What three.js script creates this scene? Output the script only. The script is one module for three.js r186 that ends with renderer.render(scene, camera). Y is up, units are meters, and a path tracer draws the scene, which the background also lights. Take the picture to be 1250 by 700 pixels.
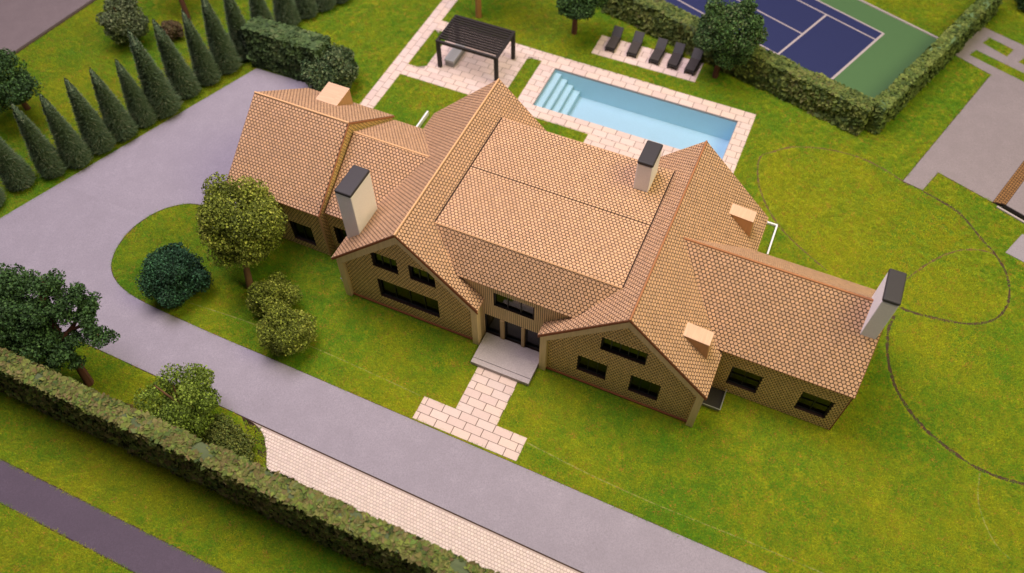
import * as THREE from 'three';
import { mergeGeometries } from 'three/addons/utils/BufferGeometryUtils.js';
import { RoundedBoxGeometry } from 'three/addons/geometries/RoundedBoxGeometry.js';
import { RectAreaLightUniformsLib } from 'three/addons/lights/RectAreaLightUniformsLib.js';

// A scale model on a table, written in centimetres and brought to metres (S) at the very end.
const S = 0.01;
const scene = new THREE.Scene();

// ---------- camera ----------
const camera = new THREE.PerspectiveCamera(38.93, 1024 / 573, 0.01, 20);
{
  const yaw = -0.4231, pitch = 0.9628;
  camera.position.set(0.231632, 0.457799, 0.238841);
  const f = new THREE.Vector3(Math.sin(yaw) * Math.cos(pitch), -Math.sin(pitch), -Math.cos(yaw) * Math.cos(pitch));
  camera.lookAt(camera.position.clone().add(f));
  camera.rotateZ(-0.0057);
  camera.focus = 0.505; camera.userData.fStop = 7.5;
}

// ---------- light: the dim room, a warm lamp to the east, a lilac one to the north-west ----------
scene.background = new THREE.Color(0.108, 0.095, 0.098);
const renderer = new THREE.WebGLRenderer({ antialias: true });
renderer.toneMapping = THREE.LinearToneMapping;
renderer.toneMappingExposure = 1.06;
renderer.shadowMap.enabled = true;
RectAreaLightUniformsLib.init();
const LAMPS = [
  { name: 'studio_lamp', at: [60, 76, -12], aim: [10, 0, -10], w: 42, h: 42, color: [1.0, 0.88, 0.47], power: 7.2, label: 'warm yellow square studio lamp hanging to the east of the model' },
  { name: 'studio_lamp_001', at: [-16, 96, -18], aim: [6, 0, -10], w: 62, h: 62, color: [1.0, 0.84, 0.93], power: 7.8, label: 'lilac white square studio lamp hanging above the west side of the model' },
];

// ---------- helpers ----------
function rng(seed) { let a = seed >>> 0; return () => { a = (a + 0x6d2b79f5) | 0; let t = Math.imul(a ^ (a >>> 15), 1 | a); t = (t + Math.imul(t ^ (t >>> 7), 61 | t)) ^ t; return ((t ^ (t >>> 14)) >>> 0) / 4294967296; }; }
const R0 = rng(7);
const hash = (x, y, s) => { let h = Math.imul(x | 0, 374761393) + Math.imul(y | 0, 668265263) + Math.imul(s | 0, 2147483647); h = Math.imul(h ^ (h >>> 13), 1274126177); return ((h ^ (h >>> 16)) >>> 0) / 4294967296; };
function vnoise(x, y, s = 1) { const ix = Math.floor(x), iy = Math.floor(y), fx = x - ix, fy = y - iy, u = fx * fx * (3 - 2 * fx), v = fy * fy * (3 - 2 * fy); return (hash(ix, iy, s) * (1 - u) + hash(ix + 1, iy, s) * u) * (1 - v) + (hash(ix, iy + 1, s) * (1 - u) + hash(ix + 1, iy + 1, s) * u) * v; }
function fbm(x, y, s = 1, o = 4) { let t = 0, a = 0.5, n = 0; for (let i = 0; i < o; i++) { t += a * vnoise(x, y, s + i * 17); n += a; a *= 0.5; x *= 2.03; y *= 2.03; } return t / n; }
const lerp = (a, b, t) => a + (b - a) * t, clamp = (x, a = 0, b = 1) => Math.min(b, Math.max(a, x));
const mix3 = (a, b, t) => [lerp(a[0], b[0], t), lerp(a[1], b[1], t), lerp(a[2], b[2], t)];
function tex(w, h, fn, srgb = false) {
  const d = new Float32Array(w * h * 4);
  for (let y = 0; y < h; y++) for (let x = 0; x < w; x++) { const c = fn(x / w, y / h, x, y); d.set([c[0], c[1], c[2], 1], (y * w + x) * 4); }
  const t = new THREE.DataTexture(d, w, h, THREE.RGBAFormat, THREE.FloatType);
  t.magFilter = t.minFilter = THREE.LinearFilter; t.wrapS = t.wrapT = THREE.RepeatWrapping; t.needsUpdate = true; return t;
}
const V3 = (x, y, z) => new THREE.Vector3(x, y, z);
const M4 = () => new THREE.Matrix4();
const taken = new Map();
function numbered(n) { const k = taken.get(n) || 0; taken.set(n, k + 1); return k ? `${n}_${String(k).padStart(3, '0')}` : n; }
function tag(o, label, category, group, kind) { if (label) o.userData.label = label; if (category) o.userData.category = category; if (group) o.userData.group = group; if (kind) o.userData.kind = kind; return o; }
function mesh(name, geo, m, parent = scene) {
  const g = Array.isArray(geo) ? merge(geo) : geo;
  const o = new THREE.Mesh(g, m); o.name = parent === scene ? numbered(name) : name; o.castShadow = o.receiveShadow = true; parent.add(o); return o;
}
function thing(name, label, category, at = [0, 0, 0], group) { const o = new THREE.Group(); o.name = numbered(name); o.position.set(...at); scene.add(o); return tag(o, label, category, group); }
function merge(list) {
  const a = list.map((g) => { const h = g.index ? g.toNonIndexed() : g; for (const k of Object.keys(h.attributes)) if (!['position', 'normal', 'uv', 'color'].includes(k)) h.deleteAttribute(k); return h; });
  const hasC = a.some((g) => g.attributes.color);
  if (hasC) for (const g of a) if (!g.attributes.color) g.setAttribute('color', new THREE.BufferAttribute(new Float32Array(g.attributes.position.count * 3).fill(1), 3));
  for (const g of a) if (!g.attributes.uv) g.setAttribute('uv', new THREE.BufferAttribute(new Float32Array(g.attributes.position.count * 2), 2));
  return mergeGeometries(a);
}
// box by its limits, edges chamfered, uv in centimetres
function box(x0, x1, y0, y1, z0, z1, r = 0.02) {
  const w = x1 - x0, h = y1 - y0, d = z1 - z0, rr = Math.min(r, w * 0.45, h * 0.45, d * 0.45);
  const g = rr > 0.004 ? new RoundedBoxGeometry(w, h, d, 1, rr) : new THREE.BoxGeometry(w, h, d);
  g.translate((x0 + x1) / 2, (y0 + y1) / 2, (z0 + z1) / 2); return boxUV(g);
}
function boxUV(g) {
  const p = g.attributes.position, n = g.attributes.normal, uv = new Float32Array(p.count * 2);
  for (let i = 0; i < p.count; i++) { const ax = Math.abs(n.getX(i)), ay = Math.abs(n.getY(i)), az = Math.abs(n.getZ(i)); let u, v; if (ay >= ax && ay >= az) { u = p.getX(i); v = p.getZ(i); } else if (ax >= az) { u = p.getZ(i); v = p.getY(i); } else { u = p.getX(i); v = p.getY(i); } uv[2 * i] = u; uv[2 * i + 1] = v; }
  g.setAttribute('uv', new THREE.BufferAttribute(uv, 2)); return g;
}
// polygon in the ground plane [[x, z], ...] as a plate from y0 to y1
function plate(poly, y0, y1, holes = [], bevel = 0) {
  const s = new THREE.Shape(poly.map(([x, z]) => new THREE.Vector2(x, -z)));
  for (const h of holes) s.holes.push(new THREE.Path(h.map(([x, z]) => new THREE.Vector2(x, -z))));
  const g = new THREE.ExtrudeGeometry(s, { depth: y1 - y0 - bevel, bevelEnabled: bevel > 0, bevelThickness: bevel, bevelSize: bevel, bevelOffset: -bevel, bevelSegments: 1, curveSegments: 4 });
  g.rotateX(-Math.PI / 2); g.translate(0, y0 + (bevel > 0 ? 0 : 0), 0); return boxUV(g);
}
// a frame in space: o + u*U + v*V + w*N
function frame(o, U, Vv) { const u = V3(...U).normalize(), v = V3(...Vv).normalize(), n = u.clone().cross(v).normalize(); return M4().makeBasis(u, v, n).setPosition(...o); }
function panel(poly, holes, w0, w1, F) {  // extruded along the frame's normal
  const s = new THREE.Shape(poly.map(([x, y]) => new THREE.Vector2(x, y)));
  for (const h of holes) s.holes.push(new THREE.Path(h.map(([x, y]) => new THREE.Vector2(x, y))));
  const g = new THREE.ExtrudeGeometry(s, { depth: w1 - w0, bevelEnabled: false }); g.translate(0, 0, w0); boxUV(g); g.applyMatrix4(F); return g;
}
const rect = (x0, x1, y0, y1) => [[x0, y0], [x1, y0], [x1, y1], [x0, y1]];
const area = (p) => { let a = 0; for (let i = 0; i < p.length; i++) { const [x, y] = p[i], [X, Y] = p[(i + 1) % p.length]; a += x * Y - X * y; } return a / 2; };
function clipHalf(p, nx, ny, k) {  // keep nx*x + ny*y <= k
  const out = [];
  for (let i = 0; i < p.length; i++) {
    const a = p[i], b = p[(i + 1) % p.length], da = nx * a[0] + ny * a[1] - k, db = nx * b[0] + ny * b[1] - k;
    if (da <= 0) out.push(a);
    if ((da < 0 && db > 0) || (da > 0 && db < 0)) { const t = da / (da - db); out.push([a[0] + (b[0] - a[0]) * t, a[1] + (b[1] - a[1]) * t]); }
  }
  return out;
}
function clipConvex(subject, clip) {  // clip is convex, counter-clockwise
  let p = subject;
  for (let i = 0; i < clip.length && p.length > 2; i++) { const [x, y] = clip[i], [X, Y] = clip[(i + 1) % clip.length]; const nx = Y - y, ny = -(X - x); p = clipHalf(p, nx, ny, nx * x + ny * y); }
  return p;
}
function minusRect(polys, [x0, x1, y0, y1]) {
  const out = [];
  for (const p of polys) {
    if (!p.some(() => true)) continue;
    const xs = p.map((q) => q[0]), ys = p.map((q) => q[1]);
    if (Math.max(...xs) <= x0 || Math.min(...xs) >= x1 || Math.max(...ys) <= y0 || Math.min(...ys) >= y1) { out.push(p); continue; }
    const l = clipHalf(p, 1, 0, x0), r = clipHalf(p, -1, 0, -x1); let m = clipHalf(clipHalf(p, -1, 0, -x0), 1, 0, x1);
    const b = clipHalf(m, 0, 1, y0), t = clipHalf(m, 0, -1, -y1);
    for (const q of [l, r, b, t]) if (q.length > 2 && Math.abs(area(q)) > 1e-4) out.push(q);
  }
  return out;
}
const inside = (poly, x, y) => { let c = false; for (let i = 0, j = poly.length - 1; i < poly.length; j = i++) { const [xi, yi] = poly[i], [xj, yj] = poly[j]; if ((yi > y) !== (yj > y) && x < ((xj - xi) * (y - yi)) / (yj - yi) + xi) c = !c; } return c; };
const ccw = (p) => (area(p) < 0 ? [...p].reverse() : p);
// growing list of flat triangles with colour
class Soup {
  constructor() { this.p = []; this.n = []; this.c = []; this.u = []; }
  tri(a, b, c, n, col, ua, ub, uc) {
    const ux = b[0] - a[0], uy = b[1] - a[1], uz = b[2] - a[2], vx = c[0] - a[0], vy = c[1] - a[1], vz = c[2] - a[2];
    if ((uy * vz - uz * vy) * n[0] + (uz * vx - ux * vz) * n[1] + (ux * vy - uy * vx) * n[2] < 0) { [b, c] = [c, b]; [ub, uc] = [uc, ub]; }
    this.p.push(...a, ...b, ...c); this.n.push(...n, ...n, ...n); this.c.push(...col, ...col, ...col); this.u.push(...(ua || [0, 0]), ...(ub || [0, 0]), ...(uc || [0, 0])); }
  geo() { const g = new THREE.BufferGeometry(), f = (a, k) => new THREE.BufferAttribute(new Float32Array(a), k); g.setAttribute('position', f(this.p, 3)); g.setAttribute('normal', f(this.n, 3)); g.setAttribute('color', f(this.c, 3)); g.setAttribute('uv', f(this.u, 2)); return g; }
}
// thin prism over a convex 2-D polygon, top at h with a small chamfer; appended to a soup in frame coordinates
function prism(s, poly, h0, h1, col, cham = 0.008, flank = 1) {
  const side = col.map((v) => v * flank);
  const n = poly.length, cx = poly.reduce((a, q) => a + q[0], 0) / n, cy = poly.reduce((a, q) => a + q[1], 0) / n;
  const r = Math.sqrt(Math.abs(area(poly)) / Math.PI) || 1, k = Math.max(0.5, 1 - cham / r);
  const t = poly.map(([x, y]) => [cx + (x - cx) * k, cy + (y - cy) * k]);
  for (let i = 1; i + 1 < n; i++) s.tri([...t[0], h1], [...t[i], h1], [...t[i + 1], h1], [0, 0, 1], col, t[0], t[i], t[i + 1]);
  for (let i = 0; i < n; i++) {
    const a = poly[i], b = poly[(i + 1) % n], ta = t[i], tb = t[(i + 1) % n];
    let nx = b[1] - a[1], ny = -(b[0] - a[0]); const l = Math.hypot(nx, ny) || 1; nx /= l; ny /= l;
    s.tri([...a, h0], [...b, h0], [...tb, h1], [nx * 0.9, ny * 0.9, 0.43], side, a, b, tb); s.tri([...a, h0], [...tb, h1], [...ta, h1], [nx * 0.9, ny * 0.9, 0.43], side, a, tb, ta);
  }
}

// ---------- materials ----------
const std = (o) => new THREE.MeshStandardMaterial({ roughness: 0.8, metalness: 0, ...o });
const rgb = (r, g, b) => new THREE.Color().setRGB(r, g, b);
const texGrain = tex(256, 256, (u, v) => { const g = fbm(u * 96, v * 6, 3, 4) * 0.5 + fbm(u * 220, v * 9, 9, 2) * 0.5, q = 0.8 + 0.4 * g; return [q, q * 0.995, q * 0.985]; });
texGrain.repeat.set(0.16, 0.16);
const texSpeck = tex(512, 512, (u, v, x, y) => { let g = 0.88 + 0.24 * hash(x, y, 5) * (0.5 + fbm(u * 30, v * 30, 2, 3)); const m = fbm(u * 6, v * 6, 8, 4); g *= 0.95 + 0.1 * m; if (hash(x, y, 77) > 0.9985) g *= 0.8; if (hash(x, y, 79) > 0.9988) g *= 1.16; return [g, g, g]; });
texSpeck.repeat.set(0.045, 0.045);
const texPaper = tex(256, 256, (u, v, x, y) => { const g = 0.94 + 0.09 * hash(x, y, 4) + 0.04 * (fbm(u * 9, v * 9, 6, 4) - 0.5); return [g, g, g]; });
texPaper.repeat.set(0.12, 0.12);
const texLawn = tex(1024, 1024, (u, v, x, y) => {
  const big = fbm(u * 14, v * 14, 11, 4), mid = fbm(u * 60, v * 60, 21, 3), fine = hash(x, y, 31);
  const t = clamp(0.5 + (big - 0.5) * 2.0 + (mid - 0.5) * 1.5 + (fine - 0.5) * 0.6);
  const c = mix3([0.08, 0.17, 0.001], [0.22, 0.235, 0.001], t), d = 0.72 + 0.5 * hash(x, y, 33);
  return [c[0] * d, c[1] * d, c[2] * d];
});
texLawn.repeat.set(0.012, 0.012);
const mat = {
  shingle: std({ color: rgb(0.575, 0.355, 0.203), vertexColors: true, map: texGrain, roughness: 0.72 }),
  wallShingle: std({ color: rgb(0.78, 0.54, 0.215), vertexColors: true, map: texGrain, roughness: 0.78 }),
  burnt: std({ color: rgb(0.028, 0.011, 0.006), roughness: 0.9 }),
  burntEdge: std({ color: rgb(0.26, 0.085, 0.03), roughness: 0.85 }),
  timber: std({ color: rgb(0.42, 0.3, 0.15), map: texGrain, roughness: 0.75 }),
  dormerWood: std({ color: rgb(0.5, 0.29, 0.13), map: texGrain, roughness: 0.75 }),
  brownShingle: std({ color: rgb(0.26, 0.135, 0.045), vertexColors: true, map: texGrain, roughness: 0.8 }),
  frameTimber: std({ color: rgb(0.72, 0.55, 0.29), map: texGrain, roughness: 0.75 }),
  paleTimber: std({ color: rgb(0.58, 0.39, 0.26), map: texGrain, roughness: 0.7 }),
  ridge: std({ color: rgb(0.6, 0.36, 0.18), map: texGrain, roughness: 0.75 }),
  ridgeDark: std({ color: rgb(0.33, 0.14, 0.055), map: texGrain, roughness: 0.8 }),
  white: std({ color: rgb(0.87, 0.87, 0.91), map: texPaper, roughness: 0.65 }),
  cap: std({ color: rgb(0.026, 0.024, 0.028), map: texPaper, roughness: 0.6 }),
  black: std({ color: rgb(0.011, 0.01, 0.011), roughness: 0.5 }),
  dark: std({ color: rgb(0.018, 0.014, 0.014), roughness: 0.7 }),
  lounger: std({ color: rgb(0.045, 0.038, 0.036), map: texPaper, roughness: 0.8 }),
  glass: new THREE.MeshPhysicalMaterial({ color: rgb(0.16, 0.18, 0.18), transmission: 1, thickness: 0, roughness: 0.04, ior: 1.45 }),
  clear: new THREE.MeshPhysicalMaterial({ color: rgb(0.93, 0.95, 0.94), transmission: 1, thickness: 0, roughness: 0.08, ior: 1.45 }),
  water: new THREE.MeshPhysicalMaterial({ color: rgb(0.88, 0.95, 0.98), transmission: 1, thickness: 0, roughness: 0.03, ior: 1.33 }),
  poolFloor: std({ color: rgb(0.4, 0.57, 0.69), map: texPaper, roughness: 0.6 }),
  poolWall: std({ color: rgb(0.5, 0.74, 0.85), map: texPaper, roughness: 0.6 }),
  poolStep: std({ color: rgb(0.43, 0.61, 0.7), map: texPaper, roughness: 0.6 }),
  asphalt: std({ color: rgb(0.278, 0.258, 0.31), map: texSpeck, bumpMap: texSpeck, bumpScale: 0.00008, roughness: 0.9 }),
  greyPath: std({ color: rgb(0.245, 0.215, 0.24), map: texSpeck, bumpMap: texSpeck, bumpScale: 0.00008, roughness: 0.9 }),
  road: std({ color: rgb(0.085, 0.066, 0.098), map: texSpeck, roughness: 0.85 }),
  sideRoad: std({ color: rgb(0.165, 0.135, 0.142), map: texSpeck, roughness: 0.88 }),
  earth: std({ color: rgb(0.06, 0.035, 0.022), roughness: 1 }),
  soil: std({ color: rgb(0.12, 0.075, 0.03), map: texSpeck, roughness: 1 }),
  joint: std({ color: rgb(0.14, 0.1, 0.085), roughness: 0.95 }),
  lawn: std({ color: rgb(1, 1, 1), map: texLawn, bumpMap: texLawn, bumpScale: 0.0015, roughness: 1 }),
  courtGreen: std({ color: rgb(0.065, 0.15, 0.055), map: texPaper, roughness: 0.85 }),
  courtBlue: std({ color: rgb(0.012, 0.02, 0.095), map: texPaper, roughness: 0.8 }),
  line: std({ color: rgb(0.42, 0.37, 0.385), roughness: 0.8 }),
  bench: std({ color: rgb(0.27, 0.27, 0.28), map: texPaper, roughness: 0.85 }),
  porch: std({ color: rgb(0.41, 0.37, 0.37), map: texSpeck, roughness: 0.85 }),
  leaf: std({ vertexColors: true, roughness: 0.85 }),
  hedgeCore: std({ vertexColors: true, map: texSpeck, bumpMap: texSpeck, bumpScale: 0.0006, roughness: 0.95 }),
  bark: std({ color: rgb(0.13, 0.05, 0.03), map: texSpeck, bumpMap: texSpeck, bumpScale: 0.0004, roughness: 0.95 }),
  barkPale: std({ color: rgb(0.2, 0.105, 0.05), map: texSpeck, bumpMap: texSpeck, bumpScale: 0.0004, roughness: 0.95 }),
};
const paverTones = [[0.74, 0.61, 0.535], [0.78, 0.65, 0.58], [0.71, 0.58, 0.52], [0.77, 0.63, 0.54], [0.73, 0.62, 0.56]].map((c) => std({ color: rgb(c[0] * 0.86, c[1] * 0.84, c[2] * 0.85), map: texPaper, bumpMap: texPaper, bumpScale: 0.00006, roughness: 0.85 }));

// ---------- lamps ----------
for (const L of LAMPS) {
  const c = rgb(...L.color), at = V3(...L.at), aim = V3(...L.aim), dir = aim.clone().sub(at).normalize();
  const g = thing(L.name, L.label, 'lamp', L.at);
  g.lookAt(aim);
  mesh('diffuser', new THREE.BoxGeometry(L.w, L.h, 0.6), std({ color: rgb(0.8, 0.8, 0.8), emissive: c, emissiveIntensity: L.power * 0.25 }), g);
  const hw = L.w / 2 + 1, hh = L.h / 2 + 1;
  mesh('housing', [box(-hw, hw, -hh, hh, -6, -0.5, 0.5)], mat.black, g);
  const light = new THREE.RectAreaLight(c, L.power, L.w * S, L.h * S);
  light.position.copy(at).addScaledVector(dir, 0.6).multiplyScalar(S); light.lookAt(aim.clone().multiplyScalar(S)); light.castShadow = true; scene.add(light);
}

// ---------- ground plan (x east, z towards the viewer; the house's front left corner is 0, 0) ----------
const smooth = (pts, n = 6, closed = true) => { const c = new THREE.CatmullRomCurve3(pts.map(([x, z]) => V3(x, 0, z)), closed, 'centripetal'); return c.getPoints(pts.length * n).slice(0, closed ? -1 : undefined).map((p) => [p.x, p.z]); };
const P = {};
const islandEdge = smooth([[-2, 6.36], [-8, 6.3], [-13.4, 6.02], [-15.2, 5.5], [-16.3, 4.7], [-17.0, 3.4], [-17.25, 1.8], [-17.1, 0.6], [-16.4, -1.0], [-15.2, -2.15], [-14.2, -2.55], [-12, -2.62], [-9.9, -2.62]], 5, false);
const foreEdge = smooth([[-1.2, 10.55], [-0.4, 10.62], [0.5, 10.95], [1.2, 11.6], [1.8, 12.4], [2.3, 13.2], [2.8, 14.4]], 5, false);
P.drive = [[60, 7.05], ...islandEdge, [-9.9, -12.8], [-10.4, -12.9], [-10.4, -17.25], [-18.9, -17.0], [-26.59, 4.5], [-28.9, 11], [-28.8, 10.2], [-12.1, 10.34], [-0.4, 10.54], [60, 11.3]];
P.apron = [[-0.3, 10.62], [60, 11.38], [60, 16], [4, 14.4], ...[...foreEdge].reverse().slice(0, -2)];
P.road = [[-70, 18.72], [60, 18.95], [60, 20.98], [-70, 20.75]];
P.sideRoad = [[-75, 30], [-45, 30], [-39.3, -8.75], [-37.8, -18.9], [-30, -72], [-75, -72]];
P.walk = [[10.62, 1.3], [13.45, 1.3], [13.45, 4.72], [15.5, 4.72], [15.5, 6.38], [8.46, 6.38], [8.46, 4.72], [10.62, 4.72]];
P.path = [[-8.68, -50], [-7.4, -50], [-7.4, -12.6], [-8.68, -12.6]];
P.patio = [[-7.4, -29.05], [2.86, -28.78], [2.86, -27.62], [1.62, -27.62], [1.62, -21.3], [-7.4, -21.3], [-7.4, -22.68], [-5.85, -22.68], [-5.85, -27.72], [-7.4, -27.72]];
P.deck = [[2.86, -28.78], [21.24, -28.55], [21.24, -21.06], [2.86, -21.06]];
P.pool = rect(4.28, 20.08, -27.24, -22.35);
P.terrace = [[9.6, -21.06], [18.0, -21.06], [18.0, -13.6], [9.6, -13.6]];
P.pad = [[6.36, -32.9], [15.6, -32.9], [15.6, -30.28], [6.36, -30.28]];
P.greyPath = [[33.14, -25.98], [34.62, -25.64], [35.45, -27.97], [39.4, -26.55], [44, -24.9], [60, -19.2], [60, -39.5], [40.21, -46.3], [36.71, -47.55], [34.72, -42.71], [38.04, -41.2]];
P.cut1 = [[36.95, -45.22], [37.5, -46.2], [39.48, -45.35], [39.05, -44.15]];
P.cut2 = [[36.1, -43.1], [36.58, -44.0], [42.5, -41.75], [42.1, -40.8]];
P.cut3 = [[40.0, -43.8], [40.5, -44.7], [42.5, -43.9], [42.1, -43.0]];
P.step = [[40.79, -21.95], [41.75, -24.2], [46, -22.6], [46, -20.4]];
// tennis court frame
const CA = 20.8 * Math.PI / 180, CO = [28.89, -43.01];
const court = (u, v) => [CO[0] + u * Math.cos(CA) - v * Math.sin(CA), CO[1] + u * Math.sin(CA) + v * Math.cos(CA)];
const courtRect = (u0, u1, v0, v1) => [court(u0, v0), court(u1, v0), court(u1, v1), court(u0, v1)].map((q) => q);
P.court = courtRect(-30, 4.05, -2.62, 12.4);
P.outbuilding = [[39.5, -26.5], [45, -24.5], [48, -32], [41.5, -33.5]];
const house = [rect(-0.1, 10, -14.4, 0), rect(10, 14.2, -14, -1), rect(14.2, 24.5, -14.4, 0), rect(24.4, 32.2, -11, -3.26), rect(-9.96, -2.7, -12.6, -2.4), rect(-2.8, 0, -12.4, -3.05), rect(10.1, 14.16, -1, 1.46)];

// ---------- ground, lawns ----------
tag(mesh('ground', plate(rect(-90, 75, -95, 45), -4.4, -2.9), mat.earth), 'dark brown baseboard under the whole model', null, null, 'structure');
tag(mesh('lawn', plate(rect(-88, 73, -93, 43), -1.2, -0.04, [rect(4.2, 20.16, -27.32, -22.27)]), mat.lawn), 'flocked bright green turf around the house and drives', null, null, 'structure');
const bed = (name, poly, label, y = -0.028) => { const c = poly; const o = mesh(name, plate(c, -0.2, y), mat.earth); return tag(o, label, null, null, 'structure'); };
const grow = (poly, d) => { const p = ccw(poly), n = p.length; return p.map((q, i) => { const a = p[(i + n - 1) % n], b = p[(i + 1) % n]; let n1 = [q[1] - a[1], -(q[0] - a[0])], n2 = [b[1] - q[1], -(b[0] - q[0])]; const l1 = Math.hypot(...n1) || 1, l2 = Math.hypot(...n2) || 1; n1 = [n1[0] / l1, n1[1] / l1]; n2 = [n2[0] / l2, n2[1] / l2]; let m = [n1[0] + n2[0], n1[1] + n2[1]]; const k = 2 / Math.max(0.6, m[0] * m[0] + m[1] * m[1]); return [q[0] + m[0] * k * d, q[1] + m[1] * k * d]; }); };
bed('roadbed', [[-1.5, 10.3], [60, 11.1], [60, 16.1], [4, 14.5], ...grow(foreEdge.slice().reverse(), 0).map(([x, z]) => [x - 0.07, z + 0.02])], 'dark bedding under the cobbled apron');
tag(mesh('driveway', plate(P.drive, -0.18, 0.01), mat.asphalt), 'pale lilac grey driveway curving round the left lawn', null, null, 'structure');
tag(mesh('roadbed', plate(grow(P.drive, 0.05), -0.19, -0.026), mat.earth), 'dark edge under the pale driveway', null, null, 'structure');
tag(mesh('road', plate(P.road, -0.18, -0.005, [], 0.012), mat.road), 'dark purple grey road along the front hedge', null, null, 'structure');
tag(mesh('roadbed', plate(grow(P.road, 0.06), -0.19, -0.028), mat.earth), 'dark edge under the purple grey road', null, null, 'structure');
tag(mesh('road', plate(P.sideRoad, -0.3, 0.22, [], 0.015), mat.sideRoad), 'brownish grey raised road in the far left corner', null, null, 'structure');
tag(mesh('roadbed', plate(grow(P.sideRoad, 0.12), -0.3, 0.05), mat.earth), 'dark ledge with painted shadow and side thickness along the raised corner road', null, null, 'structure');  // ledge colour paints the shadow below the slab, together with its side thickness
tag(mesh('path', plate(P.greyPath, -0.18, 0.0, [P.cut1, P.cut2, P.cut3], 0.012), mat.greyPath), 'grey path with grass cutouts beside the tennis hedge', null, null, 'structure');
tag(mesh('roadbed', plate(grow(P.greyPath, 0.06), -0.19, -0.026, [P.cut1, P.cut2, P.cut3]), mat.earth), 'dark edge under the grey path', null, null, 'structure');
tag(mesh('path', plate(P.step, -0.18, 0.02, [], 0.012), mat.asphalt), 'small pale grey paved corner at the right edge', null, null, 'structure');

// cobbled apron: real little setts, too small to pick apart
{
  const apron = tag(mesh('apron', plate(P.apron, -0.19, -0.016), std({ color: rgb(0.4, 0.33, 0.3), roughness: 0.95 })), 'strip of tiny cream setts between driveway and front hedge', null, null, 'structure');
  const s = new Soup(), r = rng(31), p = ccw(P.apron.map(([x, z]) => [x, -z])), pu = 0.205, pv = 0.19;
  const ang = 0.0125, ca = Math.cos(ang), sa = Math.sin(ang);
  for (let j = 0; j < 21; j++) for (let i = -6; i < 170; i++) {
    const u = i * pu + (j % 2 ? pu / 2 : 0), v = j * pv, x = -0.3 + u * ca - v * sa, z = 10.62 + u * sa + v * ca, w = pu / 2 - 0.014, h = pv / 2 - 0.014;
    if (x > 34 || !inside(P.apron, x, z)) continue;
    const q = [[-w, -h], [w, -h], [w, h], [-w, h]].map(([a, b]) => [x + a, -z + b]);
    const c = clipConvex(q, q); if (!q.every(([a, b]) => inside(P.apron, a, -b))) { const k = clipConvex(p, ccw(q)); if (k.length > 2 && Math.abs(area(k)) > 0.01) prism(s, ccw(k), -0.02, 0.004, [1, 1, 1]); continue; }
    const t = 0.9 + 0.16 * r(); prism(s, ccw(c), -0.02, 0.004 + 0.004 * r(), [t, t * (0.975 + 0.03 * r()), t * (0.96 + 0.04 * r())]);
  }
  const g = s.geo(); g.rotateX(-Math.PI / 2);
  tag(mesh('setts', g, std({ color: rgb(0.68, 0.59, 0.54), vertexColors: true, map: texPaper, roughness: 0.85 }), apron), null, null, null, 'stuff');
}
// paving: every slab a mesh of its own
const slabCache = new Map();
function paving(name, label, polys, { pu = 1.165, pv = 0.58, ox = 0, oz = 0, along = 'x', gap = 0.022, top = 0.012, holes = [] } = {}, seed = 1) {
  const bedGeo = polys.map((q) => plate(grow(q, -0.015), -0.19, -0.012, holes));
  const root = tag(mesh(name, bedGeo, mat.joint), label, null, null, 'structure'), r = rng(seed);
  for (const poly0 of polys) {
    const poly = ccw(poly0), xs = poly.map((q) => q[0]), zs = poly.map((q) => q[1]);
    const x0 = Math.min(...xs), x1 = Math.max(...xs), z0 = Math.min(...zs), z1 = Math.max(...zs);
    const U = along === 'x' ? pu : pv, W = along === 'x' ? pv : pu;
    for (let a = Math.floor((x0 - ox) / U) - 1; a <= (x1 - ox) / U + 1; a++) for (let b = Math.floor((z0 - oz) / W) - 1; b <= (z1 - oz) / W + 1; b++) {
      let cx = ox + a * U, cz = oz + b * W; if (along === 'x') { if (b & 1) cx += pu / 2; } else if (a & 1) cz += pu / 2;
      const q = rect(cx + gap / 2, cx + U - gap / 2, cz + gap / 2, cz + W - gap / 2);
      let pieces = [clipConvex(poly, q)];
      for (const h of holes) { const hx = h.map((k) => k[0]), hz = h.map((k) => k[1]); pieces = minusRect(pieces.filter((k) => k.length > 2), [Math.min(...hx), Math.max(...hx), Math.min(...hz), Math.max(...hz)]); }
      for (const piece of pieces) {
        if (piece.length < 3 || Math.abs(area(piece)) < 0.03) continue;
        const mx = piece.reduce((t, k) => t + k[0], 0) / piece.length, mz = piece.reduce((t, k) => t + k[1], 0) / piece.length;
        const local = ccw(piece.map(([x, z]) => [x - mx, -(z - mz)])), key = local.map((k) => k.map((n) => n.toFixed(2))).join();
        if (!slabCache.has(key)) { const s = new Soup(); prism(s, local, -0.05, 0, [1, 1, 1], 0.014); const g = s.geo(); g.rotateX(-Math.PI / 2); g.deleteAttribute('color'); slabCache.set(key, g); }
        const o = mesh('slab', slabCache.get(key), paverTones[(r() * paverTones.length) | 0], root);
        o.position.set(mx, top + (r() - 0.5) * 0.006, mz);
      }
    }
  }
  return root;
}
paving('walkway', 'T shaped cream paved walkway from porch to driveway', [P.walk], { ox: 8.46 + 0.3, oz: 4.72, pv: 0.555 }, 3);
paving('garden_path', 'straight cream paved path running behind the pergola', [P.path], { along: 'z', pu: 1.16, pv: 0.64, ox: -8.68, oz: -50 }, 4);
paving('patio', 'cream paved patio under the black pergola', [P.patio], { ox: -7.4, oz: -21.3, pv: 0.6 }, 5);
paving('pool_deck', 'cream paving around the blue swimming pool', [P.deck], { ox: 2.86, oz: -28.6 , pv: 0.68, holes: [P.pool] }, 6);
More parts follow.
